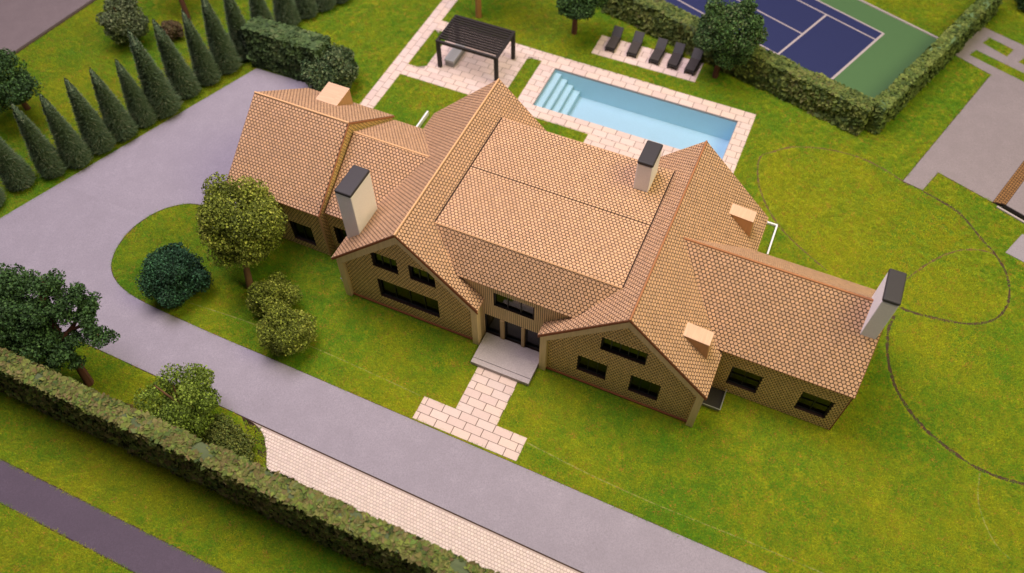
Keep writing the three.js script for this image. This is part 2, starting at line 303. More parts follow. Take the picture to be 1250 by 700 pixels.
paving('terrace', 'cream paved terrace between pool and house', [P.terrace], { ox: 9.6, oz: -21.06, pv: 0.6 }, 7);
paving('lounger_pad', 'cream paved pad under the black sun loungers', [P.pad], { ox: 6.36, oz: -32.9, pv: 0.655 }, 8);

// lawn seams: narrow lines of bare soil where the turf sheets meet
const seams = [];
function seam(pts, w, label, m, closed = false) {
  const c = smooth(pts, 10, closed), r = rng(pts.length * 31 + 5), L = [], Rr = [];
  for (let i = 0; i < c.length; i++) { const a = c[Math.max(0, i - 1)], b = c[Math.min(c.length - 1, i + 1)]; let dx = b[0] - a[0], dz = b[1] - a[1]; const l = Math.hypot(dx, dz) || 1; dx /= l; dz /= l; const k = w * 0.95 * (0.6 + 0.9 * vnoise(i * 0.6, pts.length, 3)) / 2, j = (r() - 0.5) * w * 0.12; L.push([c[i][0] - dz * (k + j), c[i][1] + dx * (k + j)]); Rr.push([c[i][0] + dz * (k - j), c[i][1] - dx * (k - j)]); }
  const o = mesh('lawn_seam', plate([...L, ...Rr.reverse()], -0.1, -0.03), m); tag(o, label, null, null, 'structure'); seams.push([c, w]);
}
seam([[29.6, -15.3], [28.6, -15.85], [27.3, -16.65], [25.9, -17.65], [24.65, -19], [23.6, -20.6], [23.0, -22.1], [22.7, -23.4], [22.75, -24.3], [23.5, -25.1], [24.4, -25.95], [25.7, -26.6], [27.8, -27.1], [30.3, -27.05], [32.9, -26.1], [33.6, -25.75]], 0.13, 'curved soil line of the long lawn oval beside the house', mat.soil);
seam([[34.7, -25.55], [37.3, -24.5], [39.2, -22.5], [40.1, -21.6], [40.93, -20.3], [41.31, -18.97], [41.36, -17.67], [40.96, -16.26], [40.16, -15.3], [38.94, -14.66], [37.4, -14.33], [35.8, -14.15], [34.7, -14.2]], 0.17, 'dark soil curve round the small lawn circle at the right', mat.earth);
seam([[33.9, -14.9], [34.85, -16.9], [35.78, -18.5], [36.72, -19.8], [37.97, -20.95], [39.29, -21.5], [40.2, -21.5]], 0.13, 'brown soil arc closing the small lawn circle', mat.soil);
seam([[34.5, -13.4], [34.31, -12.26], [34.42, -10.93], [34.77, -9.41], [35.49, -7.79], [36.41, -6.65], [37.42, -5.76], [38.81, -5.03], [40.53, -4.4], [42.2, -4.3], [44, -4.6], [48, -6.4]], 0.2, 'bold dark soil arc of the large lawn circle at lower right', mat.earth);
const strawSeam = std({ color: rgb(0.24, 0.25, 0.06), roughness: 1 });
seam([[15.6, 5.0], [19.8, 5.35], [24, 5.5], [28.7, 5.45], [34, 5.5]], 0.07, 'faint pale line along the front lawn by the driveway', strawSeam);
seam([[-9.4, 4.9], [-5, 4.6], [-1.2, 4.5], [3.1, 4.58], [8.2, 4.8]], 0.06, 'faint pale line along the left front lawn', strawSeam);
seam([[40.9, -4.1], [40.96, -2.4], [41.5, -1.0], [42.3, 0.1], [43, 0.5]], 0.07, 'faint crooked pale line at the lower right lawn corner', strawSeam);

// ---------- grass fibres ----------
{
  const r = rng(99), hard = [[[-1.6, 10.2], [60, 11.0], [60, 11.7], [-1.6, 10.85]], P.drive, P.apron, P.road, P.walk, P.path, P.patio, P.deck, P.terrace, P.pad, P.step, P.court, P.outbuilding, P.sideRoad, ...house];
  const boxes = hard.map((p) => { const x = p.map((q) => q[0]), z = p.map((q) => q[1]); return [Math.min(...x), Math.max(...x), Math.min(...z), Math.max(...z)]; });
  const seamPts = []; for (const [c, w] of seams) for (let i = 0; i + 1 < c.length; i++) seamPts.push([...c[i], ...c[i + 1], w / 2 + 0.045]);
  const cell = new Map(); const key = (x, z) => Math.floor(x) + ',' + Math.floor(z);
  for (const q of seamPts) { const n = Math.ceil(Math.hypot(q[2] - q[0], q[3] - q[1]) / 0.5) + 1; const set = new Set(); for (let i = 0; i <= n; i++) for (const a of [-0.3, 0.3]) for (const b of [-0.3, 0.3]) set.add(key(lerp(q[0], q[2], i / n) + a, lerp(q[1], q[3], i / n) + b)); for (const k of set) { if (!cell.has(k)) cell.set(k, []); cell.get(k).push(q); } }
  const blocked = (x, z) => {
    for (let i = 0; i < hard.length; i++) { const b = boxes[i]; if (x > b[0] && x < b[1] && z > b[2] && z < b[3] && inside(hard[i], x, z)) return true; }
    if (inside(P.greyPath, x, z) && !inside(P.cut1, x, z) && !inside(P.cut2, x, z) && !inside(P.cut3, x, z)) return true;
    const l = cell.get(key(x, z));
    if (l) for (const [ax, az, bx, bz, w] of l) { const dx = bx - ax, dz = bz - az, t = clamp(((x - ax) * dx + (z - az) * dz) / (dx * dx + dz * dz || 1)); if (Math.hypot(x - ax - dx * t, z - az - dz * t) < w) return true; }
    return false;
  };
  const clump = (n, seed, hgt, spread, wid) => { const q = rng(seed), s = new Soup(); for (let i = 0; i < n; i++) { const a = q() * 6.283, d = Math.sqrt(q()) * spread, x = Math.cos(a) * d, z = Math.sin(a) * d, b = q() * 6.283, lean = hgt * (0.7 + 1.1 * q()), h = hgt * (0.45 + 0.6 * q()), tx = x + Math.cos(b) * lean, tz = z + Math.sin(b) * lean, px = -Math.sin(b) * wid / 2, pz = Math.cos(b) * wid / 2, c = 0.75 + 0.5 * q(); const A = [x + px, 0, z + pz], B = [x - px, 0, z - pz], C = [tx, h, tz]; const nn = new THREE.Vector3().crossVectors(V3(B[0] - A[0], 0, B[2] - A[2]), V3(C[0] - A[0], C[1] - A[1], C[2] - A[2])).normalize(); if (nn.y < 0) nn.negate(); s.tri(A, B, C, nn.toArray(), [c, c, c]); } const g = s.geo(); g.deleteAttribute('uv'); return g; };
  const view = [[-50, -15], [-8, 28], [10, 28], [48, 8], [48, -30], [46, -58], [36, -58]];
  const build = (label, g, density, zone) => {
    const list = [], xs = view.map((q) => q[0]), zs = view.map((q) => q[1]), x0 = Math.min(...xs), x1 = Math.max(...xs), z0 = Math.min(...zs), z1 = Math.max(...zs), n = (x1 - x0) * (z1 - z0) * density;
    for (let i = 0; i < n; i++) { const x = lerp(x0, x1, r()), z = lerp(z0, z1, r()); if (!zone(x, z) || !inside(view, x, z) || blocked(x, z)) continue; list.push([x, z]); }
    const im = new THREE.InstancedMesh(g, mat.grassV, list.length), m = M4(), e = new THREE.Euler(), sc = V3(1, 1, 1), qn = new THREE.Quaternion(), col = new THREE.Color();
    list.forEach(([x, z], i) => {
      const big = fbm(x * 0.14 + 50, z * 0.14 + 50, 11, 4), mid = fbm(x * 0.7 + 9, z * 0.7 + 9, 21, 3), inIsle = x > 22.8 && inside([[22.8, -23.5], [24.5, -26], [29, -27.2], [34, -25.6], [40, -21.6], [41.4, -17.5], [39, -14.6], [34.6, -13], [34.5, -10.5], [36, -7], [40, -4.5], [48, -6], [48, -14], [31, -14.4], [27, -16.8], [23.6, -20.6]], x, z);
      const t = clamp(0.41 + (big - 0.5) * 1.5 + (mid - 0.5) * 0.9 + (r() - 0.5) * 0.9 + (inIsle ? 0.3 : 0));
      let c = mix3([0.075, 0.215, 0.001], [0.275, 0.305, 0.001], t); const k = 0.8 + 0.55 * r(); if (r() > 0.955) c = [0.34, 0.19, 0.02];
      col.setRGB(c[0] * k, c[1] * k, c[2] * k); im.setColorAt(i, col);
      e.set(0, r() * 6.283, 0); qn.setFromEuler(e); const s = 0.75 + 0.5 * r(); sc.set(s, s, s); m.compose(V3(x, -0.045, z), qn, sc); im.setMatrixAt(i, m);
    });
    im.name = numbered('grass'); im.castShadow = im.receiveShadow = true; scene.add(im); tag(im, label, 'grass', null, 'stuff');
  };
  mat.grassV = std({ vertexColors: true, roughness: 0.95 });
  build('short green and yellow flock fibres on the near lawns', clump(11, 1, 0.1, 0.15, 0.026), 75, (x, z) => z > -18);
  build('short green flock fibres on the lawns behind the house', clump(11, 2, 0.105, 0.17, 0.034), 52, (x, z) => z <= -18);
}

// ---------- the house ----------
const house_ = thing('shingled_house', 'sprawling wooden shingled house with two front gables and white chimneys', 'house');
const toneOf = (r, warm = 0) => { const t = 0.89 + 0.2 * r(), w = (r() - 0.5) * 0.09 + warm; return [t * (1 + w * 0.3), t, t * (1 - w)]; };
// overlapping courses of little pointed shingles, laid in frame F inside polygon poly
function shingleField(poly, F, { pu = 0.25, pv = 0.2, holes = [], seed = 1, gap = 0.04, h = 0.02, off = 0 } = {}) {
  const s = new Soup(), r = rng(seed * 7919 + 13), p = ccw(poly), xs = p.map((q) => q[0]), ys = p.map((q) => q[1]);
  const x0 = Math.min(...xs), x1 = Math.max(...xs), y0 = Math.min(...ys), y1 = Math.max(...ys), w = (pu - gap) / 2, a = 0.36 * pv - gap * 0.36, b = 0.64 * pv - gap * 0.5;
  for (let j = 0; j <= (y1 - y0) / pv + 1; j++) for (let i = -1; i <= (x1 - x0) / pu + 1; i++) {
    const cx = x0 + i * pu + (j & 1 ? pu / 2 : 0) + off, cy = y0 + j * pv + pv * 0.3;
    const hex = [[cx, cy - b], [cx + w, cy - a], [cx + w, cy + a], [cx, cy + b], [cx - w, cy + a], [cx - w, cy - a]];
    let col = toneOf(r);
    const ins = hex.every(([x, y]) => inside(p, x, y));
    let pieces = ins ? [hex] : [clipConvex(p, hex)];
    for (const q of holes) pieces = minusRect(pieces.filter((k) => k.length > 2), q);
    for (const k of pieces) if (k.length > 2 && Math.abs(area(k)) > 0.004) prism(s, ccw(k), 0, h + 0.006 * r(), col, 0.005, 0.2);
  }
  const g = s.geo(); g.applyMatrix4(F); return g;
}
let seedN = 1;
// a roof plane: dark burnt plate, shingles on it
function roof(poly, F, { t = 0.13, holes = [], edge = mat.burntEdge } = {}) {
  const o = mesh('roof_slope', panel(poly, [], -t, 0, F), edge, house_);
  const under = mesh('underlay', panel(grow(ccw(poly), -0.02), [], 0, 0.004, F), mat.burnt, o);
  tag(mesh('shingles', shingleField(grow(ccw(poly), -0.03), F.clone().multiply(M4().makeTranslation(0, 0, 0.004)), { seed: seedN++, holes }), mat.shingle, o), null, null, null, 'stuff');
  return o;
}
function wall(poly, F, wins = [], { t = 0.24, shingled = true, pu = 0.235, pv = 0.185 } = {}) {
  const holes = wins.map(([a, b, c, d]) => rect(a, b, c, d).reverse());
  const o = mesh('wall', panel(poly, holes, -t, 0, F), shingled ? mat.burnt : mat.timber, house_);
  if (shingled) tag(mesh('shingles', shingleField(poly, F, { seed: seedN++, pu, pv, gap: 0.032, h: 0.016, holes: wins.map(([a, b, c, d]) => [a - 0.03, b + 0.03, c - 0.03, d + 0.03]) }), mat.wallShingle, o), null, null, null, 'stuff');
  return o;
}
// a window in frame F: dark frame in the opening, mullions, panes, dark blind box behind
function win([a, b, c, d], F, nx = 2, ny = 1, depth = 0.24, name = 'window') {
  const f = 0.055, y = -depth, o = mesh(name, [panel(rect(a, b, c, d), [rect(a + f, b - f, c + f, d - f).reverse()], y - 0.06, y + 0.1, F)], mat.black, house_);
  for (let i = 1; i < nx; i++) { const x = lerp(a, b, i / nx); mesh('mullion', panel(rect(x - 0.028, x + 0.028, c + f, d - f), [], y - 0.03, y + 0.06, F), mat.black, o); }
  for (let j = 1; j < ny; j++) { const z = lerp(c, d, j / ny); mesh('mullion', panel(rect(a + f, b - f, z - 0.024, z + 0.024), [], y - 0.028, y + 0.055, F), mat.black, o); }
  for (let i = 0; i < nx; i++) for (let j = 0; j < ny; j++) {
    const x0 = i ? lerp(a, b, i / nx) + 0.028 : a + f, x1 = i < nx - 1 ? lerp(a, b, (i + 1) / nx) - 0.028 : b - f, y0 = j ? lerp(c, d, j / ny) + 0.024 : c + f, y1 = j < ny - 1 ? lerp(c, d, (j + 1) / ny) - 0.024 : d - f;
    const g = new THREE.PlaneGeometry(x1 - x0, y1 - y0); g.translate((x0 + x1) / 2, (y0 + y1) / 2, y); g.applyMatrix4(F); mesh('pane', g, mat.glass, o);
  }
  return o;
}
const K = 0.958, HR = 9.11, RX = [5, 19.36];
const south = (x, z) => frame([x, 0, z], [1, 0, 0], [0, 1, 0]);
const H5 = (x) => HR - K * Math.abs(x - 5), H19 = (x) => HR - K * Math.abs(x - 19.36);
{
  // front gables: frame boards, recessed shingled infill, side and back walls
  const gable = (x0, xa, x1, ye, wins) => {
    const F = south(0, 0), y0 = HR - K * (xa - x0), y1 = HR - K * (x1 - xa), b = 0.42, rk = 0.9;
    const outer = [[x0, 0], [x1, 0], [x1, y1 - 0.14], [xa, HR - 0.14], [x0, y0 - 0.14]];
    const inner = [[x0 + b, 0.0], [x1 - b, 0.0], [x1 - b, HR - K * (x1 - b - xa) - rk], [xa, HR - rk], [x0 + b, HR - K * (xa - x0 - b) - rk]];
    mesh('gable_frame', panel([[x0, 0], [x0 + b, 0], inner[4], inner[3], inner[2], [x1 - b, 0], [x1, 0], outer[2], outer[3], outer[4]], [], -0.45, 0, F), mat.frameTimber, house_);
    const Fi = south(0, -0.3);
    wall([[x0 + b - 0.02, 0.02], [x1 - b + 0.02, 0.02], [x1 - b + 0.02, inner[2][1] + 0.02], [xa, HR - rk + 0.02], [x0 + b - 0.02, inner[4][1] + 0.02]], Fi, wins);
    mesh('wall', box(x0, x0 + 0.25, 0, y0 - 0.16, -14.3, -0.46, 0), mat.timber, house_); mesh('wall', box(x1 - 0.25, x1, 0, y1 - 0.16, -14.3, -0.46, 0), mat.timber, house_);
    mesh('wall', panel([[x0, 0], [x1, 0], [x1, y1 - 0.16], [xa, HR - 0.16], [x0, y0 - 0.16]], [], -14.4, -14.31, F), mat.timber, house_);
    mesh('sill_board', box(x0 + b, x1 - b, 0, 0.1, -0.3, -0.18, 0.01), mat.burntEdge, house_);
    return Fi;
  };
  const wl = [[2.7, 4.45, 4.5, 5.92], [5.34, 7.08, 4.52, 5.93], [2.73, 7.08, 1.12, 3.05]], wr = [[17.97, 20.68, 4.58, 5.86], [16.7, 18.53, 1.22, 2.93], [20.1, 21.9, 1.06, 2.92]];
  const FL = gable(0, 5, 10, 0, wl); win(wl[0], FL, 3); win(wl[1], FL, 3); win(wl[2], FL, 4);
  const FR = gable(14.25, 19.36, 24.46, 0, wr); win(wr[0], FR, 5); win(wr[1], FR, 3); win(wr[2], FR, 3);
  // gable roofs
  const zf = 0.07, zb = -14.55, L = zf - zb;
  const slope = (xa, xe, side) => { // side -1 west, +1 east
    const ye = HR - K * Math.abs(xe - xa), len = Math.hypot(xe - xa, HR - ye);
    const F = side < 0 ? frame([xe, ye, zb], [0, 0, 1], [xa - xe, HR - ye, 0]) : frame([xe, ye, zf], [0, 0, -1], [xa - xe, HR - ye, 0]);
    return [F, len];
  };
  for (const [xa, xe, side] of [[5, -0.35, -1], [5, 10.12, 1], [19.36, 14.1, -1], [19.36, 24.6, 1]]) { const [F, len] = slope(xa, xe, side); roof(rect(0, L, 0, len - 0.01), F); }
  mesh('ridge_board', box(4.94, 5.06, HR - 0.1, HR + 0.055, zb, zf + 0.01, 0.03), mat.ridge, house_);
  mesh('ridge_board', box(19.3, 19.42, HR - 0.1, HR + 0.05, zb, zf + 0.01, 0.03), mat.ridgeDark, house_);
  for (const x of [5, 19.36]) mesh('barge_edge', [panel([[x - 5.3, HR - K * 5.3 - 0.2], [x, HR - 0.2], [x + 5.3, HR - K * 5.3 - 0.2], [x + 5.3, HR - K * 5.3 - 0.04], [x, HR - 0.02], [x - 5.3, HR - K * 5.3 - 0.04]].map(([a, b]) => [clamp(a, x === 5 ? -0.3 : 14.12, x === 5 ? 10.1 : 24.58), b]), [], 0.012, 0.075, south(0, 0))], mat.burntEdge, house_);
  // flat middle roof in two sheets, and its front and back slopes
  const hf = 7.99, fx0 = 5 + (HR - hf) / K - 0.02, fx1 = 19.36 - (HR - hf) / K + 0.02;
  const flatF = (z) => frame([fx0, hf, z], [1, 0, 0], [0, 0, -1]);
  roof(rect(0.07, fx1 - fx0 - 0.07, 0, 4.99), flatF(-2.51), { t: 0.2, edge: mat.burnt }); roof(rect(0.07, fx1 - fx0 - 0.07, 0, 4.77), flatF(-7.522), { t: 0.2, edge: mat.burnt });
  const ey = 5.88, ez = -0.82, sl = Math.hypot(hf - ey, ez + 2.5), exl = 5 + (HR - ey) / K, exr = 19.36 - (HR - ey) / K;
  const Fs = frame([0, ey, ez], [1, 0, 0], [0, hf - ey, -2.5 - ez]);
  roof([[exl, 0], [exr, 0], [fx1, sl - 0.02], [fx0, sl - 0.02]], Fs);
  mesh('fold_board', box(fx0, fx1, hf - 0.1, hf + 0.035, -2.53, -2.47, 0.015), mat.ridge, house_);
  mesh('roof_slope', panel([[exl, 0], [exr, 0], [fx1, sl], [fx0, sl]].map(([a, b]) => [24.36 - a, b]).reverse(), [], -0.1, 0, frame([24.36, ey, -14.02], [-1, 0, 0], [0, hf - ey, 1.68])), mat.shingle, house_);
  const joint = (a, b) => { const A = V3(...a), B = V3(...b), d = B.clone().sub(A), g = new THREE.BoxGeometry(0.07, 0.05, d.length()); g.applyMatrix4(M4().lookAt(B, A, V3(0, 1, 0))); g.translate((A.x + B.x) / 2, (A.y + B.y) / 2 + 0.012, (A.z + B.z) / 2); mesh('joint_strip', boxUV(g), mat.burnt, house_); };
  joint([fx0 + 0.03, hf + 0.01, -2.5], [fx0 + 0.03, hf + 0.01, -12.33]); joint([fx1 - 0.03, hf + 0.01, -2.5], [fx1 - 0.03, hf + 0.01, -12.33]); joint([fx0, hf, -2.5], [exl, ey, ez]); joint([fx1, hf, -2.5], [exr, ey, ez]);
  // entrance wall of upright battens, window band, three glazed doors between posts
  const FE = south(0, -1), wu = [10.74, 13.36, 3.82, 5.26], doors = [[10.04, 11.14, 0.34, 2.52], [11.44, 12.62, 0.34, 2.52], [12.86, 14.02, 0.34, 2.52]];
  const ew = mesh('entrance_wall', panel(rect(8.3, 16.05, 0.02, 5.86), [wu, ...doors].map(([a, b, c, d]) => rect(a, b, c, d).reverse()), -0.2, 0, FE), mat.burnt, house_);
  const bat = []; for (let x = 8.32; x < 16; x += 0.135) { let ys = [[0.02, 5.84]]; for (const [a, b, c, d] of [wu, [10.04, 14.02, 0, 2.52]]) if (x + 0.1 > a && x < b) ys = ys.flatMap(([p, q]) => [[p, Math.min(q, c)], [Math.max(p, d), q]]).filter(([p, q]) => q - p > 0.05); for (const [p, q] of ys) bat.push(box(x, x + 0.1, p, q, -1, -0.955, 0.012)); }
  tag(mesh('battens', bat, mat.frameTimber, ew), null, null, null, 'stuff');
  for (const [a, b] of [[11.15, 11.43], [12.63, 12.85]]) mesh('door_post', box(a, b, 0.02, 2.5, -1.1, -0.86, 0.02), mat.timber, house_);
  win(wu, FE, 3, 1, 0.18); for (const d of doors) win(d, FE, 1, 1, 0.16, 'glazed_door');
  mesh('wall', panel(rect(10.1, 14.2, 0, 5.8), [], -13.9, -13.8, south(0, 0)), mat.timber, house_);
  // east wing
  const Kw = 0.958, hw = 8.3, zr = -7.15, wz = -3.26, yw = hw - Kw * (wz - zr), ze = -3.12, ye = hw - Kw * (ze - zr), x1 = 32.24, len = Math.hypot(hw - ye, ze - zr);
  const xAt = (y) => 19.36 + (HR - y) / K - 0.03;
  roof([[xAt(ye), 0], [x1, 0], [x1, len - 0.01], [xAt(hw), len - 0.01]], frame([0, ye, ze], [1, 0, 0], [0, hw - ye, zr - ze]));
  roof([[-x1, 0], [-xAt(ye), 0], [-xAt(hw), len - 0.01], [-x1, len - 0.01]], frame([0, ye, 2 * zr - ze], [-1, 0, 0], [0, hw - ye, ze - zr]));
  mesh('ridge_board', box(20.3, x1, hf + 0.21, hw + 0.05, zr - 0.07, zr + 0.07, 0.03), mat.ridgeDark, house_);
  joint([xAt(hw) + 0.02, hw, zr], [xAt(ye) + 0.02, ye, ze]);
  const ww = [[25.48, 27.28, 1.03, 3.03], [29.72, 31.5, 1.05, 3.06]], FW = south(0, wz);
  wall(rect(24.4, 32.18, 0.02, yw - 0.12), FW, ww); win(ww[0], FW, 2, 2); win(ww[1], FW, 2, 2);
  const FG = frame([32.18, 0, wz], [0, 0, -1], [0, 1, 0]), dz = (wz - zr) * 2;
  wall([[0, 0.02], [dz, 0.02], [dz, yw - 0.14], [dz / 2, hw - 0.16], [0, yw - 0.14]], FG, []);
  mesh('wall', box(24.4, 32.1, 0, yw - 0.12, 2 * zr - wz - 0.1, 2 * zr - wz, 0), mat.timber, house_);
  mesh('corner_trim', box(32.15, 32.215, 0, yw - 0.12, wz - 0.06, wz + 0.035, 0.015), mat.burntEdge, house_);
  // garage
  const gh = 8.3, gz = -7.52, Kg = 0.741, gx0 = -10.02, gx1 = -2.66, gze = -2.3, gye = gh - Kg * (gze - gz), gl = Math.hypot(gh - gye, gze - gz), gwz = -2.42, gyw = gh - Kg * (gwz - gz);
  roof(rect(gx0, gx1, 0, gl - 0.01), frame([0, gye, gze], [1, 0, 0], [0, gh - gye, gz - gze]));
  roof(rect(-gx1, -gx0, 0, gl - 0.01), frame([0, gye, 2 * gz - gze], [-1, 0, 0], [0, gh - gye, gze - gz]));
  mesh('ridge_board', box(gx0, gx1, gh - 0.1, gh + 0.05, gz - 0.07, gz + 0.07, 0.03), mat.ridge, house_);
  for (const sgn of [1, -1]) { const F = frame([gx1, gye, sgn > 0 ? gze : 2 * gz - gze], [0, 0, -sgn], [0, 1, 0]); const w = gze - gz, q = [[0, -0.13], [w, gh - gye - 0.13], [w, gh - gye - 0.0], [0, 0.0]]; mesh('barge_edge', panel(sgn > 0 ? q : q.map(([a, b]) => [a, b]), [], sgn > 0 ? 0 : -0.04, sgn > 0 ? 0.04 : 0, F), mat.ridgeDark, house_); }
  const gw = [[-5.5, -3.77, 0.62, 2.58]], FGa = south(0, gwz);
  wall(rect(-9.96, -2.75, 0.02, gyw - 0.12), FGa, gw); win(gw[0], FGa, 2, 1);
  const gd = (gwz - gz) * 2; wall([[0, 0.02], [gd, 0.02], [gd, gyw - 0.14], [gd / 2, gh - 0.16], [0, gyw - 0.14]], frame([-2.75, 0, gwz], [0, 0, -1], [0, 1, 0]), []);
  mesh('wall', [box(-9.96, -9.75, 0, gyw - 0.12, 2 * gz - gwz, gwz - 0.25, 0), box(-9.96, -2.8, 0, gyw - 0.12, 2 * gz - gwz - 0.1, 2 * gz - gwz, 0), panel([[0, gyw - 0.12], [gd, gyw - 0.12], [gd / 2, gh - 0.16]], [], -0.1, 0, frame([-9.86, 0, gwz], [0, 0, -1], [0, 1, 0]))], mat.timber, house_);
  mesh('corner_trim', box(-2.85, -2.7, 0, gyw - 0.1, gwz - 0.1, gwz + 0.035, 0.015), mat.ridge, house_);
  // link between garage and west gable
  const lh = 7.3, lz = -7.76, lze = -2.92, lye = 4.17, ll = Math.hypot(lh - lye, lze - lz), lx = (y) => 5 - (HR - y) / K + 0.03;
  roof([[-2.62, 0], [lx(lye), 0], [lx(lh), ll - 0.01], [-2.62, ll - 0.01]], frame([0, lye, lze], [1, 0, 0], [0, lh - lye, lz - lze]));
  roof([[-lx(lye), 0], [2.62, 0], [2.62, ll - 0.01], [-lx(lh), ll - 0.01]], frame([0, lye, 2 * lz - lze], [-1, 0, 0], [0, lh - lye, lze - lz]));
  mesh('ridge_board', box(-2.62, 3.05, lh - 0.1, lh + 0.045, lz - 0.06, lz + 0.06, 0.02), mat.ridge, house_);
  const lw = [[-2.3, -0.9, 0.9, 2.7]], FLk = south(0, -3.08);
  wall(rect(-2.7, 0, 0.02, lye - 0.05), FLk, lw); win(lw[0], FLk, 2, 1);
  mesh('wall', box(-2.7, 0, 0, lye - 0.05, -12.4, -12.3, 0), mat.timber, house_);
  // chimneys
  const chimney = (x0, x1, z0, z1, y0, y1, label) => { const c = mesh('chimney', box(x0, x1, y0, y1 - 0.26, z0, z1, 0.05), mat.white, house_); tag(c, label); mesh('chimney_cap', new RoundedBoxGeometry(x1 - x0 + 0.06, 0.26, z1 - z0 + 0.06, 3, 0.1).translate((x0 + x1) / 2, y1 - 0.13, (z0 + z1) / 2), mat.cap, c); };
  chimney(0.02, 1.13, -3.84, -1.53, 3.6, 9.1, 'white chimney on the west slope of the left gable');
  chimney(16.2, 17.16, -11.83, -9.93, 7.6, 10.42, 'white chimney on the flat middle roof');
  chimney(31.2, 32.08, -7.85, -5.68, 5.6, 10.5, 'white chimney at the end of the right wing');
  // shed dormers
  const dormer = (pts, w0, w1, F, lid, label) => { const d = mesh('dormer', panel(pts, [], w0, w1, F), mat.dormerWood, house_); tag(d, label); const [A, B] = pts, l = Math.hypot(B[0] - A[0], B[1] - A[1]); const g = box(-0.02, l + 0.02, 0, 0.05, w0 - 0.02, w1 + 0.02, 0.012); g.applyMatrix4(F.clone().multiply(M4().makeTranslation(A[0], A[1], 0)).multiply(M4().makeRotationZ(Math.atan2(B[1] - A[1], B[0] - A[0])))); mesh('dormer_roof', g, lid, d); };
  const Fd = frame([0, 0, 0], [1, 0, 0], [0, 1, 0]);
  const dp = [[22.15, 6.42], [23.72, 6.3], [23.86, 4.72], [23.0, 5.3]];
  dormer(dp, -12.62, -11.74, Fd, mat.paleTimber, 'small shed dormer at the back of the right gable'); dormer(dp, -2.86, -1.93, Fd, mat.paleTimber, 'small shed dormer at the front of the right gable');
  const Fz = frame([0, 0, 0], [0, 0, -1], [0, 1, 0]);  // u = -z, n = x
  dormer([[10.44, 6.14], [12.25, 6.24], [12.3, 4.7], [11.2, 5.2]], -7.5, -5.78, Fz, mat.paleTimber, 'pale shed dormer at the back of the garage roof');
  // floor inside the walls
  mesh('house_floor', [plate(rect(0.3, 24.2, -14.3, -1.3), -0.02, 0.08), plate(rect(24.5, 32, -10.9, -3.6), -0.02, 0.08), plate(rect(-9.7, -0.1, -12.2, -3.4), -0.02, 0.08)], mat.timber, house_);
  // porch
  const porch = mesh('porch', box(10.12, 14.16, 0, 0.33, -0.96, 1.08, 0.02), mat.porch, house_); mesh('step_edge', box(10.12, 14.16, 0, 0.318, 1.1, 1.46, 0.02), mat.porch, porch);
}
// white rails behind the house, clear boxes beside it
{
  const a = thing('white_railing', 'white angled railing on the lawn behind the right gable', 'railing', [24.6, 0, -17.75]); mesh('rail', [box(0, 0.9, 0, 0.22, -0.05, 0.07, 0.03), box(0.8, 0.92, 0, 0.22, 0.07, 2.9, 0.03)], mat.white, a);
  const b = thing('white_railing', 'short white railing on the grass behind the left gable', 'railing', [-3.05, 0, -17.2]); mesh('rail', box(0, 0.14, 0, 0.4, -0.7, 1.3, 0.03), mat.white, b);
  const well = (label, x, z, w, d, h) => { const t = thing('clear_box', label, 'plastic box', [x, 0, z]); mesh('side_pane', box(w - 0.03, w, 0, h, 0, d, 0.008), mat.clear, t); mesh('front_pane', box(0, w - 0.03, 0, h, d - 0.03, d, 0.008), mat.clear, t); mesh('rim', [box(w - 0.05, w + 0.01, h, h + 0.03, 0, d + 0.01, 0.008), box(0, w - 0.05, h, h + 0.03, d - 0.04, d + 0.01, 0.008)], std({ color: rgb(0.25, 0.26, 0.26), roughness: 0.4 }), t); mesh('well_floor', box(0, w - 0.05, 0, 0.06, 0, d - 0.05, 0.008), mat.dark, t); };
  well('clear plastic box with pale rim beside the right gable', 24.5, -3.2, 1.2, 1.55, 0.35); well('small clear plastic box beside the left gable corner', -0.9, -1.9, 0.85, 1.1, 0.35); 
}

// ---------- pool ----------
{
  const t = thing('swimming_pool', 'long blue swimming pool with pale steps at one end', 'swimming pool', [12.18, 0, -24.8]);
  const [x0, x1, z0, z1] = [-7.9, 7.9, -2.44, 2.45], D = -2.3;
  mesh('pool_floor', box(x0, x1, D - 0.1, D, z0, z1, 0), mat.poolFloor, t);
  mesh('pool_wall', [box(x0, x1, D, -0.16, z0 - 0.06, z0, 0)], mat.poolWall, t); mesh('pool_wall', box(x0, x1, D, -0.16, z1, z1 + 0.06, 0), mat.poolWall, t);
  mesh('pool_wall', box(x0 - 0.06, x0, D, -0.16, z0, z1, 0), mat.poolFloor, t); mesh('pool_wall', box(x1, x1 + 0.06, D, -0.16, z0, z1, 0), mat.poolWall, t);
  mesh('rim', [box(x0, x1, -0.16, -0.03, z0 - 0.04, z0 + 0.03, 0.01), box(x0, x1, -0.16, -0.03, z1 - 0.03, z1 + 0.04, 0.01), box(x0 - 0.04, x0 + 0.03, -0.16, -0.03, z0, z1, 0.01), box(x1 - 0.03, x1 + 0.04, -0.16, -0.03, z0, z1, 0.01)], mat.bench, t);
  [[0, 0.62, -0.42], [0.62, 1.18, -0.85], [1.18, 1.76, -1.28], [1.76, 2.38, -1.7]].forEach(([a, b, y]) => mesh('step', box(x0 + a, x0 + b, D, y, z0 + 0.02, z1 - 0.02, 0.03), mat.poolStep, t));
  const w = new THREE.PlaneGeometry(x1 - x0, z1 - z0); w.rotateX(-Math.PI / 2); w.translate(0, -0.3, 0); mesh('water', w, mat.water, t);
}
